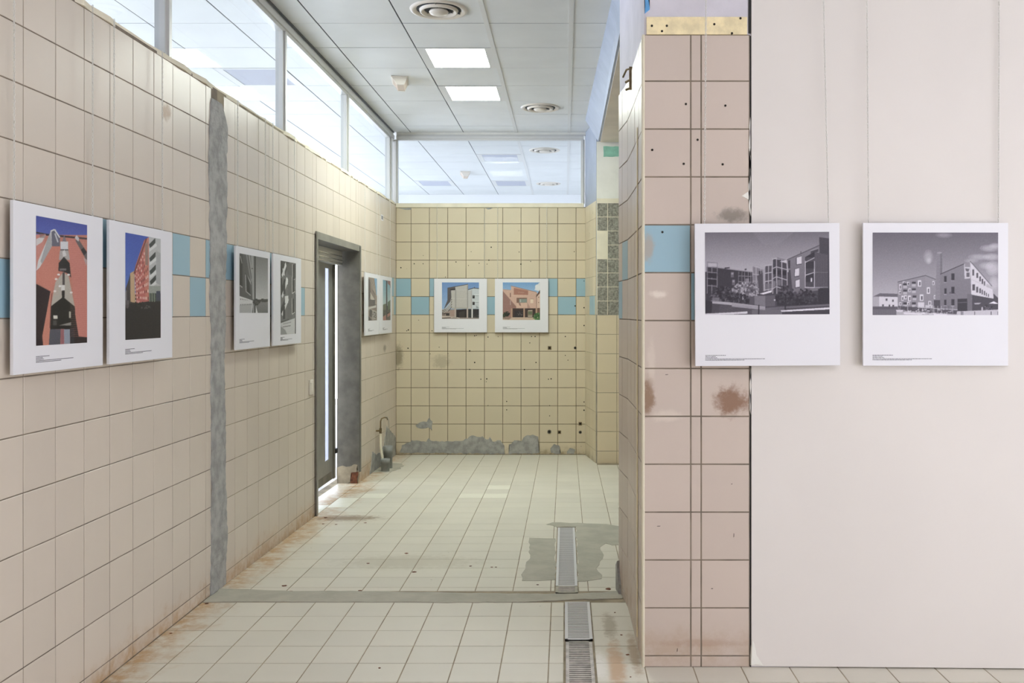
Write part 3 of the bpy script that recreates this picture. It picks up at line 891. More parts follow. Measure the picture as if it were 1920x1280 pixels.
MB().add([(XD - 0.006, 7.80, 0.22), (XD - 0.006, 7.92, 0.22), (XD - 0.006, 7.92, DZ - 0.19), (XD - 0.006, 7.80, DZ - 0.19)], [(0, 1, 2, 3)]).build('added_slit', M['glass_frosted'], leaf)  # frosted slit added so the leaf shows its bright band
MB().box(XD - 0.018, XD + 0.010, 8.05, 8.105, 0.03, DZ - 0.15).build('edge_stile', M['steel_dark'], leaf)
MB().box(XD, XD + 0.02, 8.09, 8.15, 0.245, 0.285).build('latch', M['black'], leaf)
MB().box(XD, XD + 0.003, 6.95, 8.0, 0.035, 0.10).build('kick_plate', M['steel_dark'], leaf)
hd = MB().bbox(XD - 0.03, XD + 0.05, 6.88, 8.20, DZ - 0.15, DZ - 0.025, 0.004).build('head_track', M['aluminium'], dr)
for dz in (0.055, 0.09, 0.12):
    MB().box(XD + 0.045, XD + 0.055, 6.88, 8.2, DZ - 0.02 - dz, DZ - 0.014 - dz).build('track_lip', M['steel_bright'], hd)

# ------------------------------------------------------------------ ceiling fittings
def ceiling_light(x, y, mat, label, group, cells=True):
    if cells:
        i, j = cell(x, y)
        x0, x1, y0, y1 = CX[i] + .004, CX[i + 1] - .004, CY[j] + .004, CY[j + 1] - .004
    else:
        x0, x1, y0, y1 = x - .28, x + .28, y - .28, y + .28
    cx, cy = (x0 + x1) / 2, (y0 + y1) / 2
    t = empty('ceiling_light', (cx, cy, ZC))
    tag(t, label, 'light', group)
    a, b = (x1 - x0) / 2, (y1 - y0) / 2
    lx, ly = a - 0.065, b - 0.028
    fr = MB()
    fr.box(-a, -lx, -b, b, -0.003, 0.01).box(lx, a, -b, b, -0.003, 0.01).box(-lx, lx, -b, -ly, -0.003, 0.01).box(-lx, lx, ly, b, -0.003, 0.01)
    fr.build('frame', M['t_bar'], t)
    MB().box(-lx, lx, -ly, ly, 0.0, 0.006).build('diffuser', mat, t)
    return t
ceiling_light(*lit[0], M['lamp_back'], 'nearer of the two glowing square ceiling lights', 'glowing ceiling lights')
ceiling_light(*lit[1], M['lamp_back'], 'farther of the two glowing square ceiling lights', 'glowing ceiling lights')
offl = ['unlit square ceiling light behind the left transom beside the middle mullion',
        'unlit square ceiling light just beyond the end transom', 'unlit square ceiling light far beyond the end transom by the round diffuser', 'unlit square ceiling light far beyond the end transom at the left']
for p, l in zip(off, offl):
    ceiling_light(*p, M['lamp_off'], l, 'unlit ceiling lights in the next room')
for k, (x, y) in enumerate([(0.6, 0.2), (1.6, 1.4), (2.9, 1.4), (1.6, -1.2), (2.9, -1.2), (0.3, -1.6)]):  # unseen lights added out of frame to light the hall
    ceiling_light(x, y, M['fill_front'], 'added square ceiling light of the hall, ' + ('left one of the row nearest the pillar', 'middle one of the row nearest the pillar', 'window-side one of the row nearest the pillar',
                  'middle one of the row farthest from the pillar', 'window-side one of the row farthest from the pillar', 'left one of the row farthest from the pillar')[k], 'added ceiling lights of the hall', cells=False)
for k, (x, y) in enumerate([(1.6, 6.4)]):
    ceiling_light(x, y, M['fill_side'], 'added square ceiling light of the side bay behind the pillar', 'added ceiling light of the bay', cells=False)  # unseen light put in to brighten the bay wall

def diffuser(x, y, label):
    t = empty('air_diffuser', (x, y, ZC)); tag(t, label, 'vent', 'round ceiling air diffusers')
    MB().lathe([(0.19, 0.002), (0.185, -0.008), (0.17, -0.012), (0.150, -0.004), (0.142, 0.008), (0.19, 0.008)], 0, 0).build('outer_ring', M['plastic_white'], t)
    MB().lathe([(0.128, -0.004), (0.122, -0.020), (0.112, -0.022), (0.098, -0.008), (0.092, 0.006), (0.128, 0.004)], 0, 0).build('middle_ring', M['plastic_white'], t)
    MB().lathe([(0.001, -0.034), (0.03, -0.034), (0.058, -0.026), (0.064, -0.016), (0.054, -0.002), (0.001, 0.0)], 0, 0).build('centre_cone', M['plastic_white'], t)
    MB().lathe([(0.001, -0.001), (0.145, -0.001), (0.145, 0.006)], 0, 0).build('duct', M['ceiling_dark'], t)
    for k in range(3):
        an = k * 2.094 + 0.5
        MB().tube([(0.05 * math.cos(an), 0.05 * math.sin(an), -0.006), (0.15 * math.cos(an), 0.15 * math.sin(an), -0.006)], 0.003, 6).build('spoke', M['aluminium_dark'], t)
diffuser(-0.83, 6.02, 'round white air diffuser at the top edge of the picture')
diffuser(-0.243, 8.89, 'round white air diffuser beside the farther glowing light')
diffuser(-0.255, 11.2, 'round air diffuser just beyond the end transom')
diffuser(-0.26, 14.1, 'round air diffuser at the far end beyond the end transom')

def emergency(x, y, label, rot):
    t = empty('emergency_light', (x, y, ZC)); tag(t, label, 'light', 'wedge emergency lights')
    t.rotation_euler = (0, 0, rot)
    MB().bbox(-0.07, 0.07, -0.14, 0.14, -0.012, 0.0, 0.003).build('base', M['plastic_white'], t)
    MB().hexa([(-0.06, -0.125, -0.012), (0.06, -0.125, -0.012), (0.06, 0.125, -0.012), (-0.06, 0.125, -0.012)],
              [(-0.02, -0.105, -0.065), (0.035, -0.105, -0.065), (0.035, 0.105, -0.065), (-0.02, 0.105, -0.065)]).build('lens', M['plastic_beige'], t)
    for yy in (-0.115, 0.115):
        MB().hexa([(-0.063, yy - .012, -0.01), (0.063, yy - .012, -0.01), (0.063, yy + .012, -0.01), (-0.063, yy + .012, -0.01)],
                  [(-0.022, yy - .012, -0.069), (0.037, yy - .012, -0.069), (0.037, yy + .012, -0.069), (-0.022, yy + .012, -0.069)]).build('end_cap', M['plastic_white'], t)
emergency(-1.41, 7.83, 'beige wedge emergency light on the ceiling left of the glowing lights', math.radians(8))
emergency(-1.42, 13.0, 'beige wedge emergency light beyond the end transom', math.radians(8))

# ------------------------------------------------------------------ drains
def drain(x0, x1, y0, y1, zt, bar_mat, rim_mat, pitch, label, z_of=None, cover=None):
    cx, cy = (x0 + x1) / 2, (y0 + y1) / 2
    t = empty('floor_drain', (cx, cy, zt)); tag(t, label, 'drain', 'channel drains in the floor')
    if z_of: t.rotation_euler = (-sl, 0, 0)
    a, b = (x1 - x0) / 2 - 0.004, (y1 - y0) / 2 - 0.004
    MB().box(-a, a, -b, b, -0.0028, 0.0020).build('channel', M['gutter'], t)
    rim = MB()
    rim.box(-a, -a + 0.014, -b, b, -0.002, 0.0045).box(a - 0.014, a, -b, b, -0.002, 0.0045)
    rim.box(-a, a, -b, -b + 0.008, -0.002, 0.0045).box(-a, a, b - 0.008, b, -0.002, 0.0045)
    rim.build('rim', rim_mat, t)
    bars = MB()
    y = -b + 0.008 + pitch * 0.5
    while y < b - 0.008:
        bars.box(-a + 0.014, a - 0.014, y - pitch * 0.27, y + pitch * 0.27, 0.0015, 0.0032); y += pitch
    bars.build('grate_bars', bar_mat, t)['kind'] = 'stuff'
    return t
drain(DRF[0], DRF[1], 4.97, 6.42, floor_z(5.7), M['grate_light'], M['grate_light'], 0.0185, 'long white grate of the far floor drain between cement patches', z_of=True)
drain(DRF[0], DRF[1], 4.84, 4.965, floor_z(4.9) + .002, M['grate_worn'], M['cement_floor'], 0.021, 'short dark grate piece at the near end of the far drain')
drain(DRN[0], DRN[1], 4.14, 4.69, 0.004, M['grate_light'], M['grate_light'], 0.0195, 'clean white grate of the near drain just before the cement strip')
drain(DRN[0] + .004, DRN[1] - .004, 2.89, 4.135, 0.0, M['grate_worn'], M['grate_worn'], 0.021, 'worn brown-stained grate running to the bottom edge of the picture')

# ------------------------------------------------------------------ tap, hose and pipe stubs by the corner
tp = empty('water_tap', (XL, 9.02, 0.33)); tag(tp, 'small old wall tap low on the left wall near the corner', 'tap')
MB().tube([(0.0, 0, -0.005), (0.045, 0, -0.005)], 0.009, 10).build('inlet', M['brass'], tp)
MB().tube([(0.045, 0, -0.03), (0.045, 0, 0.02)], 0.013, 12).build('valve_body', M['brass'], tp)
MB().tube([(0.045, 0, 0.015), (0.047, -0.005, 0.09), (0.055, 0, 0.115), (0.08, 0.01, 0.125), (0.105, 0.015, 0.12), (0.112, 0.015, 0.10)], 0.007, 10).build('spout', M['brass'], tp)
MB().tube([(0.085, 0.01, 0.135), (0.108, 0.012, 0.13), (0.122, 0.014, 0.09), (0.124, 0.014, -0.01)], 0.0025, 6).build('lever', M['plastic_grey'], tp)
hs = MB().tube([(XL + 0.045, 9.02, 0.295), (XL + 0.05, 9.0, 0.18), (XL + 0.075, 8.97, 0.05), (XL + 0.09, 8.95, 0.0)], 0.012, 10).build('drain_hose', M['tube_white'])
tag(hs, 'cream plastic hose hanging from the wall tap into the grey pipe', 'hose')
def pipe(x, y, r, h, label):
    z = floor_z(y)
    t = empty('pipe_stub', (x, y, z)); tag(t, label, 'pipe', 'grey pipe stubs in the floor')
    MB().lathe([(r, 0.0), (r, h * 0.62), (r * 1.12, h * 0.62), (r * 1.12, h), (r * 0.95, h), (r * 0.95, h * .5), (0.001, h * .5)], 0, 0, 24).build('sleeve', M['plastic_grey'], t)
    MB().lathe([(r * 0.96, h * .72), (0.001, h * .72)], 0, 0, 24).build('bore', M['hole'], t)
pipe(XL + 0.11, 8.93, 0.04, 0.12, 'nearer grey plastic pipe stub catching the cream hose')
pipe(XL + 0.10, 9.12, 0.042, 0.22, 'taller grey plastic pipe stub behind the hose by the wall')
# cement around the pipes
blob('cement_patch', [(8.72, -0.06), (9.0, -0.06), (9.5, -0.065), (10.05, -0.07), (10.06, 0.12), (9.8, 0.22), (9.55, 0.30), (9.4, 0.12), (9.1, 0.08), (8.85, 0.14)], (XL, 0, 0), (0, 1, 0), (0, 0, 1), M['cement'], wl2, thick=0.004, amp=0.012)
blob('cement_patch', [(XL, 3.95), (XL + 0.16, 3.97), (XL + 0.24, 4.2), (XL + 0.2, 4.5), (XL, 4.6)], (0, 4.9, 0), (1, 0, 0), uy_f, M['cement_floor'], fb, thick=0.002, amp=0.015)

# ------------------------------------------------------------------ small fittings on the walls
sw = empty('wall_switch', (XL, 6.70, 0.94)); tag(sw, 'small cream switch plate on the tiles left of the steel door', 'switch')
MB().bbox(-0.001, 0.010, -0.045, 0.045, -0.055, 0.055, 0.003).build('plate', M['plastic_white'], sw)
MB().bbox(0.006, 0.014, -0.028, 0.028, -0.035, 0.035, 0.002).build('rocker', M['plastic_white'], sw)
lb = empty('wall_label', (XL, 9.32, 2.45)); tag(lb, 'tiny white sticker with dark marks high on the left wall', 'sticker')
MB().box(-0.001, 0.002, -0.055, 0.055, -0.03, 0.03).build('sticker', M['board'], lb)
mk = MB()
for k in range(3):
    mk.box(0.002, 0.0026, -0.04 + k * 0.028, -0.022 + k * 0.028, -0.018, 0.018)
mk.build('printed_marks', M['caption'], lb)
x, z = on_back(1176, 150, 4.45)
br = empty('pipe_bracket', (A1[0], 4.45, 2.62)); tag(br, 'rusty steel bracket sticking out of the pillar flank near its top', 'bracket')
MB().tube([(0.01, -0.05, 0.035), (-0.018, -0.02, 0.035), (-0.03, 0.06, 0.02)], 0.005, 8).build('arm', M['brass'], br)
MB().box(-0.008, 0.006, -0.056, -0.048, -0.07, 0.04).build('back_plate', M['brass'], br)
MB().tube([(0.0, -0.05, -0.02), (-0.022, -0.02, -0.026)], 0.006, 8).build('clip', M['brass'], br)
MB().tube([(0.0, -0.05, -0.06), (-0.02, -0.02, -0.062)], 0.006, 8).build('clip', M['brass'], br)
# ------------------------------------------------------------------ printed photographs on boards
class Paint:
    """small raster painter; shapes are given in any quad's coordinates and squared up to the print"""
    def __init__(self, W, Hh, quad):
        self.W, self.H = W, Hh
        self.a = np.zeros((Hh, W, 3))
        # homography quad (TL, TR, BR, BL) -> pixels
        dst = [(0, 0), (W, 0), (W, Hh), (0, Hh)]
        A = []; b = []
        for (x, y), (u, v) in zip(quad, dst):
            A.append([x, y, 1, 0, 0, 0, -u * x, -u * y]); b.append(u)
            A.append([0, 0, 0, x, y, 1, -v * x, -v * y]); b.append(v)
        h = np.linalg.solve(np.array(A, float), np.array(b, float))
        self.h = np.append(h, 1).reshape(3, 3)
        self.quad = quad
    def m(self, pts):
        p = np.c_[np.array(pts, float), np.ones(len(pts))] @ self.h.T
        return p[:, :2] / p[:, 2:3]
    def mask(self, pts):
        p = self.m(pts)
        x0 = max(0, int(p[:, 0].min())); x1 = min(self.W, int(p[:, 0].max()) + 2)
        y0 = max(0, int(p[:, 1].min())); y1 = min(self.H, int(p[:, 1].max()) + 2)
        if x1 <= x0 or y1 <= y0: return None
        S = 3
        X, Y = np.meshgrid(x0 + (np.arange((x1 - x0) * S) + .5) / S, y0 + (np.arange((y1 - y0) * S) + .5) / S)
        ins = np.zeros(X.shape, bool)
        n = len(p)
        for i in range(n):
            (ax, ay), (bx, by) = p[i], p[(i + 1) % n]
            if ay == by: continue
            c = (ay > Y) != (by > Y)
            ins ^= c & (X < (bx - ax) * (Y - ay) / (by - ay) + ax)
        k = ins.reshape(y1 - y0, S, x1 - x0, S).mean(axis=(1, 3))
        return (slice(y0, y1), slice(x0, x1)), k[..., None]
    def P(self, pts, c, c2=None, al=1.0):
        r = self.mask(pts)
        if r is None: return self
        sl_, k = r
        col = np.array(c, float) / 255
        if c2 is not None:
            t = np.linspace(0, 1, k.shape[0])[:, None, None]
            col = col * (1 - t) + np.array(c2, float) / 255 * t
        self.a[sl_] = self.a[sl_] * (1 - k * al) + col * k * al
        return self
    def R(self, x0, y0, x1, y1, c, c2=None, al=1.0):
        return self.P([(x0, y0), (x1, y0), (x1, y1), (x0, y1)], c, c2, al)
    def L(self, pts, w, c, al=1.0):
        for (x0, y0), (x1, y1) in zip(pts[:-1], pts[1:]):
            d = math.hypot(x1 - x0, y1 - y0) or 1
            nx, ny = -(y1 - y0) / d * w / 2, (x1 - x0) / d * w / 2
            self.P([(x0 + nx, y0 + ny), (x1 + nx, y1 + ny), (x1 - nx, y1 - ny), (x0 - nx, y0 - ny)], c, None, al)
        return self
    def disc(self, x, y, rx, ry, c, al=1.0):
        return self.P([(x + rx * math.cos(t), y + ry * math.sin(t)) for t in [k * math.pi / 6 for k in range(12)]], c, None, al)
    def leaves(self, x0, y0, x1, y1, n, r, cols):
        """speckled foliage filling an ellipse"""
        for _ in range(n):
            t = random.uniform(0, 2 * math.pi); q = math.sqrt(random.random())
            x = (x0 + x1) / 2 + (x1 - x0) / 2 * q * math.cos(t); y = (y0 + y1) / 2 + (y1 - y0) / 2 * q * math.sin(t)
            s = random.uniform(.5, 1) * r
            self.disc(x, y, s, s, random.choice(cols))
        return self
    def grain(self, amt):
        self.a += rng.normal(0, amt, self.a.shape[:2])[..., None]
        return self
    def mesh(self):
        W, Hh = self.W, self.H
        a = np.clip(self.a, 0, 1)
        gr = a.mean(axis=2, keepdims=True)
        a = (a * 0.78 + gr * 0.22) * 0.93 + 0.045      # inks print a little softer
        a = np.where(a <= 0.04045, a / 12.92, ((a + 0.055) / 1.055) ** 2.4)
        xs, ys = np.meshgrid(np.linspace(0, 1, W), np.linspace(0, 1, Hh))
        co = np.stack([xs, 1 - ys, np.zeros_like(xs)], -1).reshape(-1, 3)
        idx = np.arange(W * Hh).reshape(Hh, W)
        q = np.stack([idx[1:, :-1], idx[1:, 1:], idx[:-1, 1:], idx[:-1, :-1]], -1).reshape(-1, 4)
        me = bpy.data.meshes.new('print')
        me.vertices.add(W * Hh); me.vertices.foreach_set('co', co.ravel())
        me.loops.add(q.size); me.loops.foreach_set('vertex_index', q.ravel().astype(np.int32))
        me.polygons.add(len(q)); me.polygons.foreach_set('loop_start', (np.arange(len(q)) * 4).astype(np.int32))
        me.update(calc_edges=True)
        at = me.color_attributes.new('ink', 'FLOAT_COLOR', 'POINT')
        at.data.foreach_set('color', np.c_[a.reshape(-1, 3), np.ones(W * Hh)].ravel().astype(np.float32))
        me.materials.append(M['ink'])
        return me

def g(v, t=0): return (v + 3, v - 3, v + 9)      # slightly violet grey of the two large prints
def k(v): return (v, v, v)

def canal_houses():
    p = Paint(240, 158, [(180, 158), (1180, 145), (1186, 804), (188, 808)])
    p.R(150, 130, 1220, 480, g(104), g(176)).R(150, 470, 1220, 830, g(60))
    p.P([(560, 150), (900, 150), (760, 260), (640, 250)], g(140), None, .25)
    # long dark block with frames on the left
    p.P([(198, 430), (290, 432), (560, 468), (600, 520), (620, 640), (200, 700)], g(46))
    p.L([(286, 434), (555, 468)], 8, g(150)); p.L([(340, 440), (380, 436)], 10, g(50)); p.L([(500, 452), (515, 446)], 12, g(60))
    for x in (204, 240, 282): p.L([(x, 395), (x, 640)], 5, g(128))
    for y in (392, 430, 470, 520, 575): p.L([(200, y), (284, y + 8)], 6, g(120))
    p.R(212, 402, 278, 428, g(176)); p.R(212, 480, 276, 515, g(34)); p.R(212, 530, 276, 570, g(30))
    for x, y in ((390, 470), (400, 530)): p.R(x, y, x + 24, y + 42, g(92)).R(x + 4, y + 4, x + 20, y + 20, g(140))
    for x in (452, 478, 500, 528, 550): p.L([(x, 466), (x, 600)], 4, g(120))
    for y in (500, 545): p.L([(450, y), (556, y + 4)], 5, g(125))
    p.R(505, 520, 535, 570, g(150), None, .7)
    # middle towers
    p.P([(560, 425), (645, 448), (648, 620), (570, 560)], g(118)); p.R(612, 460, 640, 620, g(52))
    for x in (562, 590, 628): p.L([(x, 420), (x + 4, 560)], 5, g(170))
    p.L([(560, 424), (600, 416), (645, 440)], 4, g(150)); p.L([(562, 485), (640, 495)], 5, g(170)); p.L([(565, 540), (640, 545)], 5, g(150))
    p.P([(600, 500), (650, 470), (662, 640), (620, 640)], g(66))
    p.P([(645, 450), (662, 440), (662, 620), (650, 620)], g(150))
    p.R(662, 420, 722, 620, g(70))
    for x in (662, 690, 718): p.L([(x, 412), (x, 618)], 6, g(160))
    for y in (420, 480, 545, 612): p.L([(660, y), (720, y - 10)], 7, g(176))
    p.R(668, 560, 712, 605, g(110), None, .7)
    p.P([(720, 365), (840, 378), (850, 650), (722, 650)], g(58))
    for x in (722, 754, 796, 838): p.L([(x, 360), (x + 4, 640)], 6, g(170))
    for y, s in ((365, 10), (438, 6), (520, 2), (600, 0)): p.L([(720, y + 4), (754, y - 16 + s), (840, y + 12)], 6, g(178))
    p.P([(756, 350), (836, 372), (836, 382), (756, 362)], g(120)); p.P([(780, 385), (836, 372), (838, 400)], g(190))
    p.R(726, 450, 750, 485, g(30)); p.R(762, 455, 792, 490, g(38)); p.R(802, 460, 834, 495, g(30)); p.R(728, 540, 748, 590, g(110)); p.R(762, 530, 790, 575, g(100))
    # grey gable with windows on the right
    p.P([(838, 372), (1105, 256), (1110, 610), (890, 645), (860, 520)], g(116), g(104))
    p.L([(838, 372), (1102, 254)], 7, g(74)); p.R(848, 375, 864, 440, g(50)); p.P([(850, 455), (866, 450), (886, 640), (870, 630)], g(60))
    for x, y, w, h in ((912, 345, 44, 68), (897, 438, 40, 70), (903, 528, 38, 68)):
        p.P([(x, y + 6), (x + w, y - 6), (x + w, y + h - 6), (x, y + h)], g(56)); p.P([(x + 5, y + 8), (x + w, y - 2), (x + w, y + h - 12), (x + 5, y + h - 6)], g(208))
    p.R(946, 305, 954, 318, g(80))
    p.P([(1030, 300), (1090, 280), (1092, 305), (1030, 330)], g(60)); p.L([(1030, 300), (1090, 280)], 4, g(160))
    p.P([(1098, 190), (1182, 200), (1186, 760), (1105, 760)], g(62), g(46))
    p.P([(1058, 308), (1170, 330), (1172, 590), (1062, 592)], g(72)); p.P([(984, 350), (1060, 306), (1062, 592), (984, 592)], g(40))
    for x in (1075, 1095, 1115, 1135, 1155): p.L([(x, 330), (x, 588)], 3, g(86), .6)
    for x in (986, 1060): p.L([(x, 380), (x, 592)], 6, g(184))
    for y, dy in ((392, -38), (494, -24), (590, 0)): p.L([(984, y), (1060, y + dy)], 7, g(184))
    p.L([(1062, 470), (1170, 470)], 4, g(110)); p.L([(1062, 590), (1172, 588)], 5, g(150))
    for x in range(992, 1056, 9): p.L([(x, 352), (x, 384)], 3, g(100)); p.L([(x, 440), (x, 478)], 3, g(92)); p.L([(x, 548), (x, 586)], 3, g(96))
    p.R(1030, 515, 1042, 545, g(214))
    # foliage
    D = [g(34), g(46), g(60), g(28)]; Lt = [g(150), g(120), g(96), g(170), g(76)]
    p.leaves(260, 580, 430, 710, 160, 13, D + [g(84)]); p.leaves(400, 552, 615, 690, 300, 10, Lt); p.leaves(220, 640, 300, 700, 40, 10, D + [g(90)])
    p.leaves(360, 640, 540, 730, 140, 12, D + [g(76)]); p.leaves(770, 580, 890, 680, 120, 11, D + [g(80)])
    p.R(760, 650, 1090, 735, g(38)); p.leaves(740, 630, 1110, 720, 260, 12, D); p.R(1090, 600, 1186, 745, g(36)); p.leaves(930, 600, 1040, 650, 50, 10, D + [g(80)])
    p.P([(620, 640), (718, 612), (718, 628), (650, 646)], g(220)); p.R(540, 660, 580, 722, g(74))
    p.P([(580, 656), (665, 656), (667, 740), (580, 728)], g(112)); p.P([(665, 656), (745, 652), (745, 738), (667, 742)], g(84)); p.R(735, 685, 748, 696, g(200))
    # quay and water
    p.P([(190, 700), (400, 712), (670, 742), (1186, 722), (1186, 815), (188, 815)], g(62))
    p.L([(230, 705), (420, 722), (665, 752)], 20, g(166)); p.P([(400, 715), (665, 748), (667, 770), (400, 742)], g(150)); p.L([(668, 758), (1186, 728)], 14, g(96))
    p.R(245, 670, 300, 705, g(130), None, .7); p.P([(190, 690), (245, 700), (240, 790), (190, 790)], g(34))
    p.P([(560, 765), (820, 760), (820, 806), (560, 806)], g(120), None, .6)
    for y in range(735, 800, 9): p.L([(300, y), (560, y + 8)], 3, g(110), .5)
    for x, y in ((614, 728), (826, 728)): p.L([(x, y), (x, 808)], 10, g(36))
    p.L([(188, 806), (440, 794), (524, 788)], 18, g(206)); p.P([(788, 772), (1186, 748), (1186, 764), (800, 784)], g(212)); p.P([(800, 784), (1186, 764), (1186, 806), (800, 806)], g(52)); p.P([(186, 812), (520, 798), (520, 815)], g(40))
    return p.grain(.012)

def mill_chimney():
    p = Paint(240, 158, [(148, 153), (1156, 153), (1156, 816), (148, 816)])
    p.R(140, 140, 1170, 700, g(96), g(176)).R(140, 690, 1170, 830, g(120))
    for x, y, rx, ry, a in ((595, 350, 40, 60, .28), (600, 380, 22, 26, .3), (720, 175, 70, 24, .2), (1085, 280, 80, 30, .35), (1130, 260, 50, 24, .35), (1000, 350, 90, 26, .3), (1100, 350, 70, 30, .4), (1110, 440, 60, 60, .45), (940, 380, 60, 20, .25), (1060, 420, 60, 30, .3), (1120, 560, 40, 60, .35)):
        for q in (1, .75, .5): p.disc(x, y, rx * q, ry * q, g(208), a * .6)
    # small villa far left
    p.P([(150, 668), (208, 640), (352, 644), (352, 672), (205, 668)], g(92)); p.R(150, 668, 205, 748, g(168)); p.P([(203, 666), (352, 670), (352, 748), (203, 746)], g(206))
    for x, y in ((255, 682), (306, 690), (226, 728), (278, 730), (308, 732)): p.R(x, y, x + 13, y + 18, g(66))
    p.R(150, 746, 350, 770, g(80)); p.R(150, 766, 352, 816, g(92)); 
    for x in range(160, 350, 14): p.L([(x, 772), (x, 812)], 4, g(130), .5)
    # left block
    p.P([(350, 550), (572, 498), (572, 750), (352, 745)], g(134)); p.P([(572, 498), (656, 532), (656, 770), (572, 752)], g(140), g(126))
    p.L([(350, 550), (572, 498), (656, 530)], 6, g(80))
    for x, y, w, h in ((362, 568, 18, 42), (392, 545, 18, 16), (424, 550, 20, 26), (512, 536, 26, 50), (360, 620, 16, 30), (436, 600, 20, 30), (402, 655, 22, 32), (434, 658, 22, 46), (380, 660, 18, 40), (528, 650, 28, 50), (425, 710, 20, 24), (362, 712, 18, 24)):
        p.R(x, y, x + w, y + h, g(216)); p.R(x + w * .35, y + h * .25, x + w * .8, y + h * .85, g(74))
    for x, y in ((395, 560), (465, 548), (395, 610), (465, 600), (470, 658), (395, 712), (465, 712)):
        p.R(x, y, x + 30, y + 18, g(52)); p.R(x, y + 18, x + 30, y + 38, g(176))
    for x, y, w, h in ((584, 592, 24, 52), (628, 542, 16, 32), (596, 702, 22, 34), (640, 655, 12, 30)):
        p.R(x, y, x + w, y + h, g(216)); p.R(x + w * .3, y + h * .2, x + w * .75, y + h * .85, g(80))
    p.R(512, 712, 562, 752, g(204)); p.R(572, 735, 630, 758, g(190))
    # chimney
    p.P([(664, 318), (705, 318), (710, 690), (652, 695)], g(124)); p.P([(690, 318), (705, 318), (710, 690), (694, 690)], g(100), None, .8)
    p.disc(684, 317, 20, 7, g(150))
    for y in range(330, 690, 26): p.L([(662, y), (706, y)], 2, g(150), .35)
    # right gable
    p.P([(690, 488), (885, 403), (890, 500), (935, 500), (940, 796), (820, 780), (690, 756)], g(122), g(108))
    p.L([(690, 488), (884, 404)], 7, g(66)); p.R(640, 695, 690, 760, g(66))
    for x, y, w, h in ((722, 502, 20, 52), (780, 482, 24, 58), (724, 600, 18, 50), (780, 588, 24, 56), (722, 692, 18, 48), (780, 688, 24, 54)):
        p.R(x, y, x + w, y + h, g(44)); p.R(x - 3, y + h - 4, x + w, y + h + 2, g(160))
    p.L([(776, 642), (812, 642)], 5, g(70)); p.disc(770, 636, 5, 8, g(70))
    p.P([(886, 432), (930, 432), (930, 520), (886, 525)], g(196)); p.P([(890, 440), (925, 445), (915, 470), (895, 462)], g(90)); p.R(900, 475, 925, 510, g(90)); p.L([(884, 404), (886, 500)], 5, g(190))
    p.P([(930, 384), (1105, 585), (1120, 692), (940, 650)], g(206)); p.L([(930, 384), (1105, 585)], 6, g(84)); p.P([(1060, 560), (1108, 590), (1112, 610), (1060, 590)], g(180))
    for x, y, w, h in ((948, 450, 14, 48), (980, 478, 14, 40), (1004, 505, 12, 40), (1022, 525, 12, 40), (1040, 545, 9, 34), (948, 568, 20, 50), (978, 588, 16, 46), (1004, 600, 12, 40), (1022, 612, 10, 38), (1040, 622, 9, 34), (1056, 636, 8, 28), (1072, 645, 7, 24)):
        p.R(x, y, x + w, y + h, g(70))
    p.L([(940, 530), (1104, 600)], 4, g(160), .6)
    p.P([(828, 685), (908, 682), (908, 790), (828, 780)], g(38)); p.L([(830, 715), (905, 712)], 5, g(84)); p.P([(905, 645), (945, 648), (940, 797), (908, 790)], g(98))
    p.P([(945, 652), (1156, 690), (1156, 780), (945, 790)], g(58)); p.P([(1115, 640), (1156, 680), (1156, 712), (1118, 694)], g(60))
    p.P([(1078, 722), (1118, 704), (1156, 724)], g(224)); p.P([(960, 718), (1020, 716), (1000, 728), (968, 728)], g(170)); p.R(1020, 750, 1032, 785, g(190)); p.leaves(1040, 730, 1110, 790, 40, 8, [g(34), g(70), g(100)])
    # quay with boats
    p.P([(352, 742), (830, 770), (822, 812), (380, 790)], g(70)); p.L([(510, 752), (828, 772)], 6, g(180))
    p.P([(825, 785), (1156, 770), (1156, 816), (820, 816)], g(190)); p.P([(340, 775), (830, 808), (830, 818), (340, 818)], g(170))
    for _ in range(60):
        x = random.uniform(390, 820); y = random.uniform(760, 806); p.L([(x, y), (x + random.uniform(6, 26), y + random.uniform(-3, 3))], random.uniform(3, 7), g(random.choice((50, 90, 200, 225))))
    for x in range(370, 820, 30): p.L([(x, 740), (x, 800)], 3, g(random.choice((60, 190))))
    p.P([(335, 772), (400, 772), (385, 788), (345, 788)], g(210)); p.P([(395, 790), (560, 800), (540, 812), (400, 808)], g(216)); p.P([(640, 805), (750, 806), (740, 816), (640, 816)], g(222))
    for x in (860, 872, 966, 1098, 1152): p.L([(x, 785), (x, 814)], 6, g(70))
    return p.grain(.012)

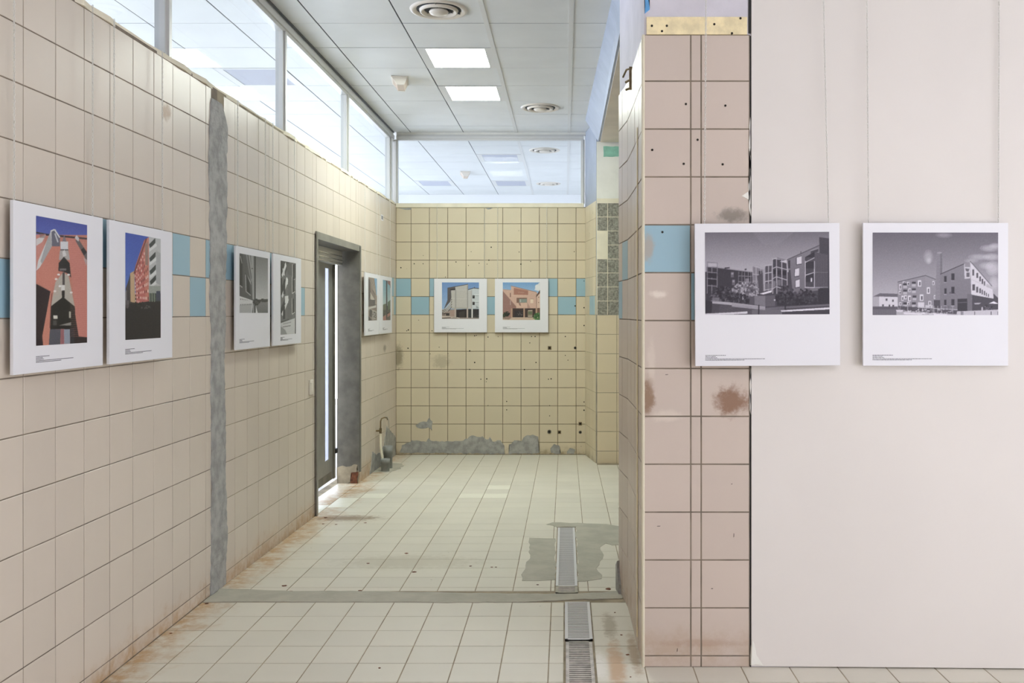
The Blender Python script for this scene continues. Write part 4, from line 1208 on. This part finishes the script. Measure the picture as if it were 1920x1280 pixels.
BRK = (196, 112, 92)
def red_towers():
    p = Paint(110, 224, [(225, 168), (572, 230), (557, 1028), (212, 1052)])
    p.R(200, 150, 590, 340, (54, 66, 166), (72, 92, 190)).R(200, 300, 590, 1060, BRK)
    p.L([(222, 285), (300, 300), (572, 325)], 12, (52, 40, 48))
    p.P([(220, 300), (290, 296), (260, 470), (218, 560)], (206, 124, 110))
    p.P([(225, 330), (290, 300), (265, 350), (225, 376)], (204, 200, 198)); p.R(250, 300, 285, 322, (120, 96, 92), None, .6)
    # slanting bay on the left
    p.P([(325, 275), (360, 262), (330, 378), (245, 525), (222, 545), (235, 480)], (206, 206, 204)); p.P([(300, 330), (322, 282), (330, 378), (262, 500), (252, 480)], (160, 160, 160))
    p.P([(328, 278), (355, 262), (386, 322), (384, 378), (330, 378)], (92, 92, 110)); p.L([(322, 276), (350, 264), (384, 318)], 9, (214, 214, 212)); p.L([(352, 290), (372, 350)], 9, (190, 190, 196))
    p.P([(330, 380), (388, 380), (372, 470), (360, 600), (320, 680), (222, 620), (222, 560), (262, 500)], (206, 116, 96))
    # middle recess
    p.R(388, 345, 440, 402, (206, 208, 212)); p.P([(400, 345), (414, 300), (430, 345)], (120, 108, 118)); p.L([(388, 402), (440, 402)], 8, (48, 40, 44))
    p.P([(384, 405), (440, 405), (452, 470), (376, 470)], (168, 160, 156)); p.P([(400, 415), (416, 400), (428, 440), (404, 450)], (206, 204, 202))
    p.P([(410, 448), (448, 492), (456, 590), (430, 560), (405, 550), (372, 545), (374, 492)], (30, 26, 28)); p.R(380, 528, 425, 542, (110, 104, 104))
    p.P([(405, 552), (440, 580), (478, 790), (470, 930), (310, 930), (318, 780), (350, 620)], (176, 168, 152)); p.P([(398, 556), (414, 552), (412, 680), (396, 680)], (72, 62, 60))
    for x, y in ((372, 570), (440, 570), (380, 648), (400, 655), (345, 682), (455, 690), (355, 600)): p.disc(x, y, 10, 7, (226, 224, 220))
    p.R(388, 640, 412, 676, (214, 212, 206))
    p.P([(400, 720), (478, 785), (482, 930), (308, 925), (316, 785)], (28, 25, 22)); p.P([(392, 680), (412, 680), (410, 725), (392, 728)], (34, 28, 26))
    p.R(333, 845, 360, 868, (218, 214, 196)); p.R(330, 878, 354, 915, (70, 66, 62)); p.R(438, 818, 450, 862, (176, 172, 152)); p.P([(370, 912), (450, 890), (450, 916), (370, 918)], (134, 130, 124))
    p.L([(306, 925), (470, 925)], 26, (24, 20, 20)); p.P([(306, 938), (380, 938), (376, 1042), (300, 1046)], (74, 74, 86)); p.R(380, 935, 402, 1040, (154, 86, 90)); p.R(402, 938, 442, 1036, (134, 144, 160)); p.R(442, 930, 470, 1035, (40, 36, 42))
    # right tower
    p.P([(440, 322), (490, 328), (560, 500), (557, 990), (500, 985), (470, 700), (452, 500)], (204, 112, 98)); p.P([(470, 780), (500, 985), (557, 990), (557, 1035), (470, 1035)], (38, 24, 26))
    for y in range(345, 985, 13): p.L([(446, y), (560, y + 6)], 3, (222, 136, 118), .45)
    p.P([(488, 335), (515, 335), (568, 420), (566, 480), (545, 440)], (96, 86, 86)); p.P([(485, 320), (498, 300), (515, 322), (510, 345)], (190, 190, 194)); p.P([(525, 400), (545, 385), (566, 415), (545, 440)], (40, 34, 38)); p.P([(540, 450), (566, 470), (560, 510)], (180, 150, 146))
    for y in range(395, 620, 12): p.L([(262, y + 100), (372, y + 94)], 3, (220, 134, 112), .35)
    # shadow wedge at the lower left
    p.P([(218, 632), (316, 684), (258, 990), (262, 1055), (208, 1055)], (42, 26, 30)); p.P([(316, 684), (310, 930), (295, 1050), (262, 1050), (256, 985)], (210, 122, 98))
    p.P([(305, 930), (315, 780), (322, 700), (328, 690), (318, 800), (312, 930)], (120, 60, 52))
    return p.grain(.012)

def red_street():
    p = Paint(92, 210, [(833, 278), (1073, 318), (1060, 995), (820, 1012)])
    p.R(800, 260, 1090, 700, (46, 74, 186), (72, 112, 206)).R(800, 700, 1090, 1020, (34, 28, 30))
    p.P([(830, 660), (848, 610), (862, 560), (866, 760), (826, 760)], (62, 54, 58)); p.P([(862, 556), (890, 540), (892, 760), (860, 750)], (196, 158, 112)); p.P([(822, 690), (836, 670), (836, 755), (822, 755)], (120, 120, 124))
    p.P([(890, 540), (900, 500), (960, 330), (992, 308), (988, 745), (900, 760)], (196, 92, 82)); p.P([(955, 345), (992, 308), (988, 735), (960, 742)], (206, 118, 96), None, .8)
    for j in range(9):
        x = 893 + j * 10.5
        for i in range(10):
            y = 545 - j * 22 + i * (24 + j * 3.2)
            if y < 745: p.R(x, y, x + 5, y + 12 + j, random.choice(((232, 178, 160), (120, 52, 50), (236, 206, 190))))
    for j in range(8): p.L([(888 + j * 11, 560 - j * 30), (898 + j * 11, 528 - j * 30)], 9, (120, 56, 52))
    p.P([(965, 360), (985, 340), (983, 500), (965, 500)], (150, 116, 104)); 
    p.P([(992, 308), (1075, 312), (1070, 690), (985, 690)], (184, 186, 184))
    for y in (318, 412, 500, 570): p.P([(992, y + 40), (1035, y - 5), (1035, y + 28), (1000, y + 70)], (58, 62, 60)); p.P([(992, y + 70), (1040, y + 30), (1045, y + 50), (992, y + 92)], (212, 214, 210))
    p.P([(1040, 400), (1072, 420), (1070, 640), (1035, 620)], (166, 168, 168)); p.R(985, 640, 1068, 690, (150, 156, 146)); p.R(985, 690, 1068, 745, (64, 72, 66)); p.R(1035, 675, 1062, 740, (60, 66, 86))
    for x in (990, 1006, 1022): p.L([(x, 690), (x, 750)], 6, (120, 140, 112))
    p.leaves(870, 745, 1000, 780, 30, 8, [(28, 26, 24), (40, 36, 34)]); p.leaves(930, 775, 1000, 800, 16, 7, [(78, 74, 74), (30, 26, 28)]); p.disc(838, 775, 12, 22, (86, 76, 80))
    p.P([(824, 742), (850, 742), (850, 770), (824, 770)], (100, 92, 96))
    return p.grain(.014)

def harbour_walk():
    p = Paint(110, 120, [(108, 190), (393, 240), (388, 783), (97, 780)])
    p.P([(90, 180), (410, 220), (410, 660), (90, 660)], k(112), k(196)); p.P([(230, 640), (400, 655), (400, 800), (90, 800)], k(128), k(104))
    p.P([(108, 190), (245, 215), (240, 660), (98, 610)], k(84)); p.P([(108, 190), (140, 196), (140, 530), (104, 505)], k(66)); p.P([(108, 230), (132, 300), (128, 515), (106, 505)], k(46)); p.L([(106, 505), (132, 525)], 8, k(190)); p.L([(118, 220), (132, 290)], 5, k(170))
    p.P([(160, 380), (200, 420), (214, 600), (165, 560)], k(64)); p.L([(165, 400), (168, 565), (214, 605)], 7, k(180)); p.P([(180, 395), (215, 470), (220, 505), (190, 430)], k(176)); p.P([(172, 410), (200, 470), (205, 590), (178, 560)], k(44))
    p.P([(170, 200), (215, 208), (236, 470), (215, 470)], k(126)); p.L([(190, 205), (225, 440)], 6, k(70)); p.L([(205, 208), (232, 430)], 5, k(170)); p.P([(222, 210), (246, 214), (244, 650), (230, 640)], k(150)); p.L([(224, 340), (240, 340)], 8, k(60))
    p.P([(98, 608), (232, 655), (232, 720), (220, 790), (96, 790)], k(206)); p.P([(98, 700), (225, 690), (215, 790), (96, 790)], k(170))
    for y, s in ((635, 14), (690, -4)):
        for i in range(7): p.P([(108 + i * 17, y + i * s * .18), (118 + i * 17, y + i * s * .18 + 3), (112 + i * 17, y + 16 + i * s * .1)], k(70))
    p.L([(100, 618), (230, 660)], 5, k(226)); p.P([(262, 700), (285, 790), (262, 790)], k(226)); p.P([(236, 700), (262, 690), (258, 790), (236, 790)], k(150))
    p.L([(262, 215), (254, 790)], 14, k(46)); p.P([(240, 650), (390, 642), (390, 668), (320, 662), (296, 690), (245, 690)], k(50)); p.leaves(240, 645, 300, 698, 30, 10, [k(40), k(70)]); p.leaves(300, 642, 392, 668, 40, 8, [k(44), k(64)])
    return p.grain(.012)

def balcony_view():
    p = Paint(64, 170, [(520, 265), (672, 290), (668, 1008), (513, 1010)])
    p.R(500, 250, 690, 1020, k(112)); p.P([(520, 265), (610, 280), (590, 340), (560, 420), (520, 420)], k(74)); p.P([(580, 300), (640, 290), (640, 430), (590, 430)], k(92)); p.P([(590, 400), (636, 420), (630, 850), (580, 880)], k(104))
    for x0, y0, x1, y1 in ((570, 280, 525, 400), (585, 430, 522, 610), (590, 620, 520, 790)):
        p.P([(x0, y0), (x0 + 8, y0 + 40), (x1 + 16, y1 + 30), (x1, y1)], k(222)); p.P([(x0 - 30, y0 + 20), (x0 - 8, y0 + 30), (x1 + 4, y1 + 10), (x1 - 8, y1 - 30)], k(60))
    p.P([(540, 340), (560, 360), (560, 420), (540, 400)], k(210)); p.P([(575, 430), (592, 450), (590, 500), (560, 520)], k(226)); p.P([(560, 620), (594, 615), (592, 690), (560, 690)], k(226)); p.R(545, 480, 565, 600, k(64)); p.R(540, 720, 560, 850, k(58)); p.R(520, 440, 534, 560, k(54))
    for x, y in ((640, 300), (636, 430), (634, 640)): p.P([(x, y), (x + 14, y + 10), (x + 14, y + 150), (x, y + 160)], k(46)); p.L([(x - 3, y), (x - 3, y + 165)], 5, k(206)); p.L([(x - 4, y + 165), (x + 24, y + 145)], 6, k(220))
    p.P([(655, 300), (672, 290), (672, 1008), (664, 1008), (664, 860)], k(70)); p.L([(666, 440), (666, 600)], 4, k(190)); p.L([(664, 850), (662, 1005)], 9, k(40))
    p.P([(516, 890), (660, 845), (658, 1008), (513, 1010)], k(200)); p.L([(520, 880), (600, 855)], 8, k(60)); p.L([(540, 900), (620, 885)], 5, k(120)); p.L([(535, 930), (615, 920)], 6, k(90)); p.P([(516, 920), (560, 960), (580, 1010), (513, 1010)], k(150))
    return p.grain(.014)

def curved_balconies():
    p = Paint(44, 124, [(200, 178), (358, 195), (348, 920), (185, 920)])
    p.R(170, 160, 370, 930, (138, 118, 104)); p.P([(305, 185), (365, 195), (362, 500), (330, 470), (318, 330)], (112, 164, 208), (150, 190, 214))
    for i in range(7): p.L([(205 + i * 15, 180), (262 + i * 10, 380 + i * 4), (345, 560 + i * 14 - 70)], 6, (206, 186, 166)); p.L([(212 + i * 15, 190), (268 + i * 10, 390), (345, 580 + i * 14 - 70)], 6, (74, 62, 58))
    p.P([(195, 200), (232, 230), (235, 480), (192, 640)], (82, 72, 66)); p.P([(232, 430), (330, 590), (330, 640), (232, 540)], (196, 184, 168)); p.R(192, 560, 320, 660, (74, 66, 62))
    for x in range(200, 320, 14): p.L([(x, 570), (x, 650)], 4, (140, 128, 118))
    for y in range(480, 640, 16): p.L([(318, y), (352, y + 4)], 6, (196, 170, 150))
    p.P([(190, 690), (335, 650), (335, 690), (190, 720)], (200, 194, 184)); p.P([(188, 700), (345, 760), (345, 790), (188, 730)], (176, 164, 152)); p.P([(215, 720), (260, 740), (250, 860), (205, 840)], (78, 72, 68)); p.P([(265, 750), (335, 780), (330, 910), (250, 900)], (156, 146, 136)); p.leaves(270, 770, 330, 900, 30, 12, [(100, 92, 86), (190, 180, 170), (70, 64, 60)]); p.P([(185, 830), (255, 915), (185, 920)], (66, 62, 62))
    return p.grain(.02)

def lamp_post():
    p = Paint(44, 124, [(450, 222), (577, 248), (572, 912), (440, 912)])
    p.R(430, 210, 590, 660, (104, 164, 190), (196, 210, 206)); p.P([(525, 235), (578, 248), (574, 330), (530, 290)], (150, 92, 88)); p.L([(480, 235), (525, 240)], 10, (120, 70, 70)); p.L([(570, 300), (574, 365)], 8, (80, 50, 50))
    p.P([(442, 640), (500, 620), (500, 860), (440, 860)], (112, 112, 84)); p.P([(525, 600), (575, 560), (573, 720), (525, 740)], (96, 110, 80)); p.R(440, 730, 575, 780, (84, 78, 66)); p.P([(440, 850), (575, 770), (573, 912), (440, 912)], (182, 116, 104)); p.P([(520, 860), (573, 820), (573, 912), (520, 912)], (92, 84, 80)); p.P([(440, 780), (500, 790), (440, 850)], (70, 66, 58))
    p.L([(513, 240), (508, 905)], 20, (62, 54, 56))
    return p.grain(.02)

def grey_school():
    p = Paint(112, 110, [(200, 118), (785, 118), (785, 692), (200, 692)])
    p.R(190, 100, 800, 600, (96, 140, 208), (150, 186, 226)).R(190, 540, 800, 700, (150, 134, 124))
    p.P([(290, 210), (420, 188), (610, 150), (612, 160), (612, 530), (350, 530)], (190, 184, 176)); p.P([(288, 212), (410, 190), (410, 235), (345, 240), (352, 400), (290, 470), (230, 545), (288, 400)], (92, 84, 84)); p.L([(290, 208), (612, 150)], 9, (74, 64, 66)); p.P([(330, 222), (412, 215), (412, 240), (340, 245)], (54, 48, 50))
    for o in (0, 28, 56, 84): p.L([(206, 556 + o * .9), (270, 520 + o * .8), (330, 440 + o * .9), (356, 360 + o * 1.4)], 8, (214, 206, 196)); p.L([(206, 566 + o * .9), (275, 530 + o * .8), (336, 452 + o * .9), (357, 376 + o * 1.4)], 9, (70, 62, 62))
    p.P([(200, 600), (400, 540), (410, 670), (200, 670)], (170, 146, 132), None, .8); p.R(205, 598, 320, 612, (64, 52, 50)); p.R(265, 610, 318, 640, (56, 48, 48)); p.R(205, 620, 250, 632, (74, 60, 58)); p.P([(200, 640), (400, 655), (330, 692), (200, 692)], (196, 176, 162)); p.L([(200, 680), (340, 672)], 14, (72, 62, 58))
    p.R(350, 372, 612, 378, (206, 202, 196)); p.R(408, 236, 426, 530, (160, 154, 148)); p.R(596, 165, 612, 530, (158, 152, 146)); p.R(350, 515, 780, 532, (176, 164, 148)); p.R(430, 236, 590, 242, (204, 200, 194))
    p.P([(612, 236), (700, 210), (785, 216), (785, 530), (612, 530)], (196, 202, 206)); p.L([(612, 234), (700, 208), (785, 216)], 12, (70, 66, 74)); p.R(612, 250, 670, 530, (190, 186, 182)); p.R(660, 240, 672, 530, (170, 166, 162)); p.R(708, 190, 716, 210, (80, 60, 60))
    for y in (322, 424): p.R(680, y, 716, y + 48, (38, 34, 36)); p.R(690, y + 8, 700, y + 18, (140, 140, 140)); p.R(722, y + 4, 780, y + 10, (140, 146, 150)); p.R(700, y - 14, 782, y - 6, (224, 228, 230))
    p.P([(740, 480), (785, 520), (740, 525)], (150, 154, 158))
    p.P([(426, 545), (590, 535), (590, 668), (426, 668)], (42, 34, 34)); p.P([(470, 590), (560, 560), (560, 660), (470, 660)], (58, 50, 48)); p.R(612, 535, 664, 672, (50, 50, 52)); p.R(678, 535, 785, 672, (44, 42, 44)); p.leaves(690, 620, 780, 665, 14, 14, [(70, 66, 62), (50, 46, 46)])
    for x in (400, 590, 664): p.R(x, 530, x + 22, 680, (190, 170, 156) if x < 600 else (214, 210, 206))
    p.R(330, 560, 400, 655, (176, 132, 116), None, .5); p.R(340, 672, 785, 692, (150, 134, 126)); p.L([(430, 668), (480, 680)], 12, (206, 190, 176))
    return p.grain(.014)

def pink_school():
    p = Paint(112, 112, [(1152, 118), (1742, 118), (1742, 708), (1152, 708)])
    p.R(1140, 100, 1750, 300, (104, 158, 220), (146, 188, 226)).R(1140, 290, 1750, 720, (206, 166, 144))
    p.P([(1742, 118), (1720, 130), (1690, 170), (1650, 235), (1742, 262)], (222, 224, 228)); p.disc(1700, 190, 40, 40, (226, 228, 230))
    p.P([(1152, 225), (1285, 240), (1285, 185), (1300, 178), (1690, 275), (1690, 535), (1152, 540)], (214, 168, 146)); p.L([(1296, 178), (1690, 274)], 7, (150, 104, 88)); p.L([(1160, 236), (1284, 242)], 6, (186, 138, 118)); p.L([(1287, 160), (1289, 190)], 5, (160, 130, 120))
    p.P([(1328, 205), (1555, 250), (1552, 318), (1328, 312)], (176, 112, 92)); p.L([(1395, 275), (1490, 278)], 5, (206, 160, 140)); p.L([(1285, 325), (1560, 322)], 5, (226, 184, 160)); p.R(1268, 285, 1280, 350, (120, 78, 66))
    p.P([(1152, 250), (1370, 500), (1360, 540), (1290, 540), (1290, 670), (1152, 670)], (160, 112, 100)); 
    for y in range(290, 660, 16): p.L([(1156, y), (1156 + (y - 250) * .8 if y < 500 else 1280, y)], 2, (140, 94, 84), .5)
    p.R(1372, 360, 1535, 440, (130, 92, 78)); p.R(1410, 378, 1532, 434, (132, 144, 132)); p.R(1425, 385, 1440, 430, (176, 180, 166)); p.P([(1380, 440), (1535, 436), (1535, 500), (1362, 512)], (220, 176, 152)); p.P([(1400, 440), (1430, 445), (1440, 490), (1420, 480)], (150, 106, 92)); p.P([(1540, 430), (1590, 520), (1540, 525)], (186, 140, 122)); p.P([(1290, 430), (1370, 505), (1300, 510)], (150, 104, 92), None, .7)
    p.R(1588, 382, 1634, 444, (232, 206, 178)); p.R(1586, 376, 1640, 382, (150, 108, 92)); p.L([(1683, 300), (1686, 540)], 7, (130, 94, 80)); p.P([(1672, 345), (1735, 240), (1742, 245), (1740, 285), (1690, 340)], (96, 66, 58)); p.P([(1690, 345), (1742, 285), (1742, 530), (1690, 530)], (222, 184, 160))
    for y in (345, 428): p.R(1710, y, 1724, y + 12, (120, 80, 66))
    p.L([(1274, 400), (1274, 475)], 6, (220, 210, 200))
    p.R(1290, 525, 1742, 668, (62, 44, 40)); p.R(1340, 560, 1480, 665, (46, 38, 40)); p.leaves(1380, 570, 1470, 640, 24, 10, [(70, 62, 62), (92, 80, 76), (40, 34, 34)]); p.R(1545, 560, 1620, 660, (140, 122, 96)); p.R(1552, 575, 1615, 620, (96, 104, 72)); p.L([(1552, 560), (1620, 556)], 8, (216, 200, 170)); p.L([(1550, 648), (1618, 648)], 8, (206, 196, 172))
    for x, w in ((1282, 26), (1478, 24), (1670, 26)): p.R(x, 525, x + w, 668, (190, 146, 116))
    p.R(1700, 520, 1742, 600, (120, 80, 60)); p.R(1152, 665, 1742, 708, (206, 176, 150)); p.P([(1152, 660), (1300, 668), (1250, 700), (1152, 690)], (150, 122, 108))
    p.leaves(1152, 590, 1200, 665, 40, 12, [(36, 50, 34), (52, 66, 44)]); p.leaves(1192, 578, 1260, 650, 50, 12, [(30, 36, 30), (46, 48, 40)]); p.leaves(1640, 600, 1760, 720, 120, 14, [(62, 110, 50), (84, 136, 66), (46, 84, 42)])
    return p.grain(.014)

_chains = {}
def chain_mesh(length):
    key = round(length, 2)
    if key in _chains: return _chains[key]
    b = MB(); pitch, n = 0.0115, max(2, int(length / 0.0115))
    for q in range(n):
        z = q * length / n + pitch / 2
        vv = []; fc = []
        S, T = 8, 4
        for s in range(S):
            t = 2 * math.pi * s / S
            c = (math.cos(t) * 0.0030, math.sin(t) * 0.0072)
            for r in range(T):
                a = 2 * math.pi * r / T
                rad = 0.0012 * math.cos(a)
                px, pz, py = c[0] + math.cos(t) * rad, c[1] + math.sin(t) * rad, 0.0012 * math.sin(a)
                if q % 2: vv.append((py, px, z + pz))
                else: vv.append((px, py, z + pz))
        for s in range(S):
            for r in range(T):
                fc.append((s * T + r, s * T + (r + 1) % T, ((s + 1) % S) * T + (r + 1) % T, ((s + 1) % S) * T + r))
        b.add(vv, fc, True)
    me = b.mesh('chain', M['chain'])
    _chains[key] = me
    return me

def photo_board(origin, ux, w, h, area, paint, label, chains, ztop, cap, tilt=0.0, thick=0.012, chain_off=0.004):
    """origin: lower corner where ux starts, at the FRONT face; area: print in board fractions from the top left (u0, u1, v0, v1)"""
    ux = Vector(ux); uy = Vector((0, 0, 1)); un = ux.cross(uy)
    t = empty('photo_board', origin); tag(t, label, 'photo print', 'photo prints hung on chains')
    t.matrix_world = Matrix.Translation(origin) @ Matrix((ux, uy, un)).transposed().to_4x4() @ Matrix.Rotation(tilt, 4, 'Z')
    MB().bbox(0, w, 0, h, -thick, 0, 0.0012).build('panel', M['board'], t)
    u0, u1, v0, v1 = area
    pr = link('print', paint.mesh(), t)
    pr.scale = ((u1 - u0) * w, (v1 - v0) * h, 1)
    pr.location = (u0 * w, (1 - v1) * h, 0.0006)
    # caption: five short lines of fine print
    cb = MB()
    cu, cv = cap
    for ln_, full in enumerate((0.14, 0.07, 0.08, 0.41, 0.27)):
        x = cu * w; y = h - (cv + ln_ * 0.0085) * h
        end = x + full * w
        while x < end:
            s = random.uniform(0.0025, 0.012)
            cb.box(x, min(end, x + s), y - 0.0011, y + 0.0011, -0.0002, 0.0006)
            x += s + 0.0016
    cb.build('caption', M['caption'], t)
    for cx, dx in chains:
        ln = ztop - (origin[2] + h) + 0.01
        ch = link('chain', chain_mesh(ln), t)
        d = Vector((dx, ln, 0.0)); L = d.length; d.normalize()
        ch.location = (cx * w, h - 0.01, -thick - chain_off + 0.006)
        side = Vector((d.y, -d.x, 0))
        ch.rotation_euler = Matrix((side, d.cross(side), d)).transposed().to_euler()
    return t

XB = XL + 0.036
def lboard(ya, yb, area, paint, label, cap, ch=(0.07, 0.90)):
    photo_board((XB, ya, 1.275), (0, 1, 0), yb - ya, 0.58, area, paint, label, [(ch[0], 0), (ch[1], 0)], ZT + 0.0, cap)
lboard(3.035, 3.622, (.22, .795, .067, .84), red_towers(), 'colour photo of red brick towers under blue sky, nearest on the left wall', (.22, .905), (.035, .90))
lboard(3.674, 4.262, (.225, .79, .07, .838), red_street(), 'colour photo of a red street facade, second board on the left wall', (.225, .905), (.10, .86))
lboard(5.087, 5.674, (.09, .928, .068, .643), harbour_walk(), 'black and white photo of a quay with a lamp post, beside the cement strip', (.09, .90), (.09, .90))
lboard(5.735, 6.341, (.24, .79, .065, .885), balcony_view(), 'tall black and white photo of balconies, left of the steel door', (.24, .915), (.04, .80))
lboard(8.372, 8.99, (.21, .84, .07, .765), curved_balconies(), 'narrow looking colour photo of stacked balconies, just right of the steel door', (.2, .90), (.06, .93))
lboard(9.045, 9.66, (.22, .86, .07, .77), lamp_post(), 'colour photo of a dark post against blue sky, on the left wall by the corner', (.22, .90), (.06, .93))
YBB = YB - 0.036
def bboard(xa, xb, area, paint, label, ch):
    photo_board((xa, YBB, 1.27), (1, 0, 0), xb - xa, 0.588, area, paint, label, [(ch[0], 0), (ch[1], 0)], ZT - 0.02, (.15, .90))
bboard(-1.437, -0.857, (.15, .848, .07, .748), grey_school(), 'colour photo of a grey curved building, left board on the end wall', (.055, .95))
bboard(-0.771, -0.187, (.148, .846, .07, .767), pink_school(), 'colour photo of a pink brick building, right board on the end wall', (.05, .97))
YPB = YP - 0.05
photo_board((0.537, YPB, 1.2615), (1, 0, 0), 0.598, 0.588, (.07, .928, .062, .64), canal_houses(), 'large black and white photo of canal houses, overlapping the tiled pillar', [(.07, .02), (.93, -.028)], ZC, (.07, .925), tilt=math.radians(0.3))
photo_board((1.229, YPB, 1.263), (1, 0, 0), 0.600, 0.590, (.066, .93, .068, .645), mill_chimney(), 'large black and white photo of a mill with chimney, on the white panel', [(.045, -.012), (.94, .006)], ZC, (.066, .925))
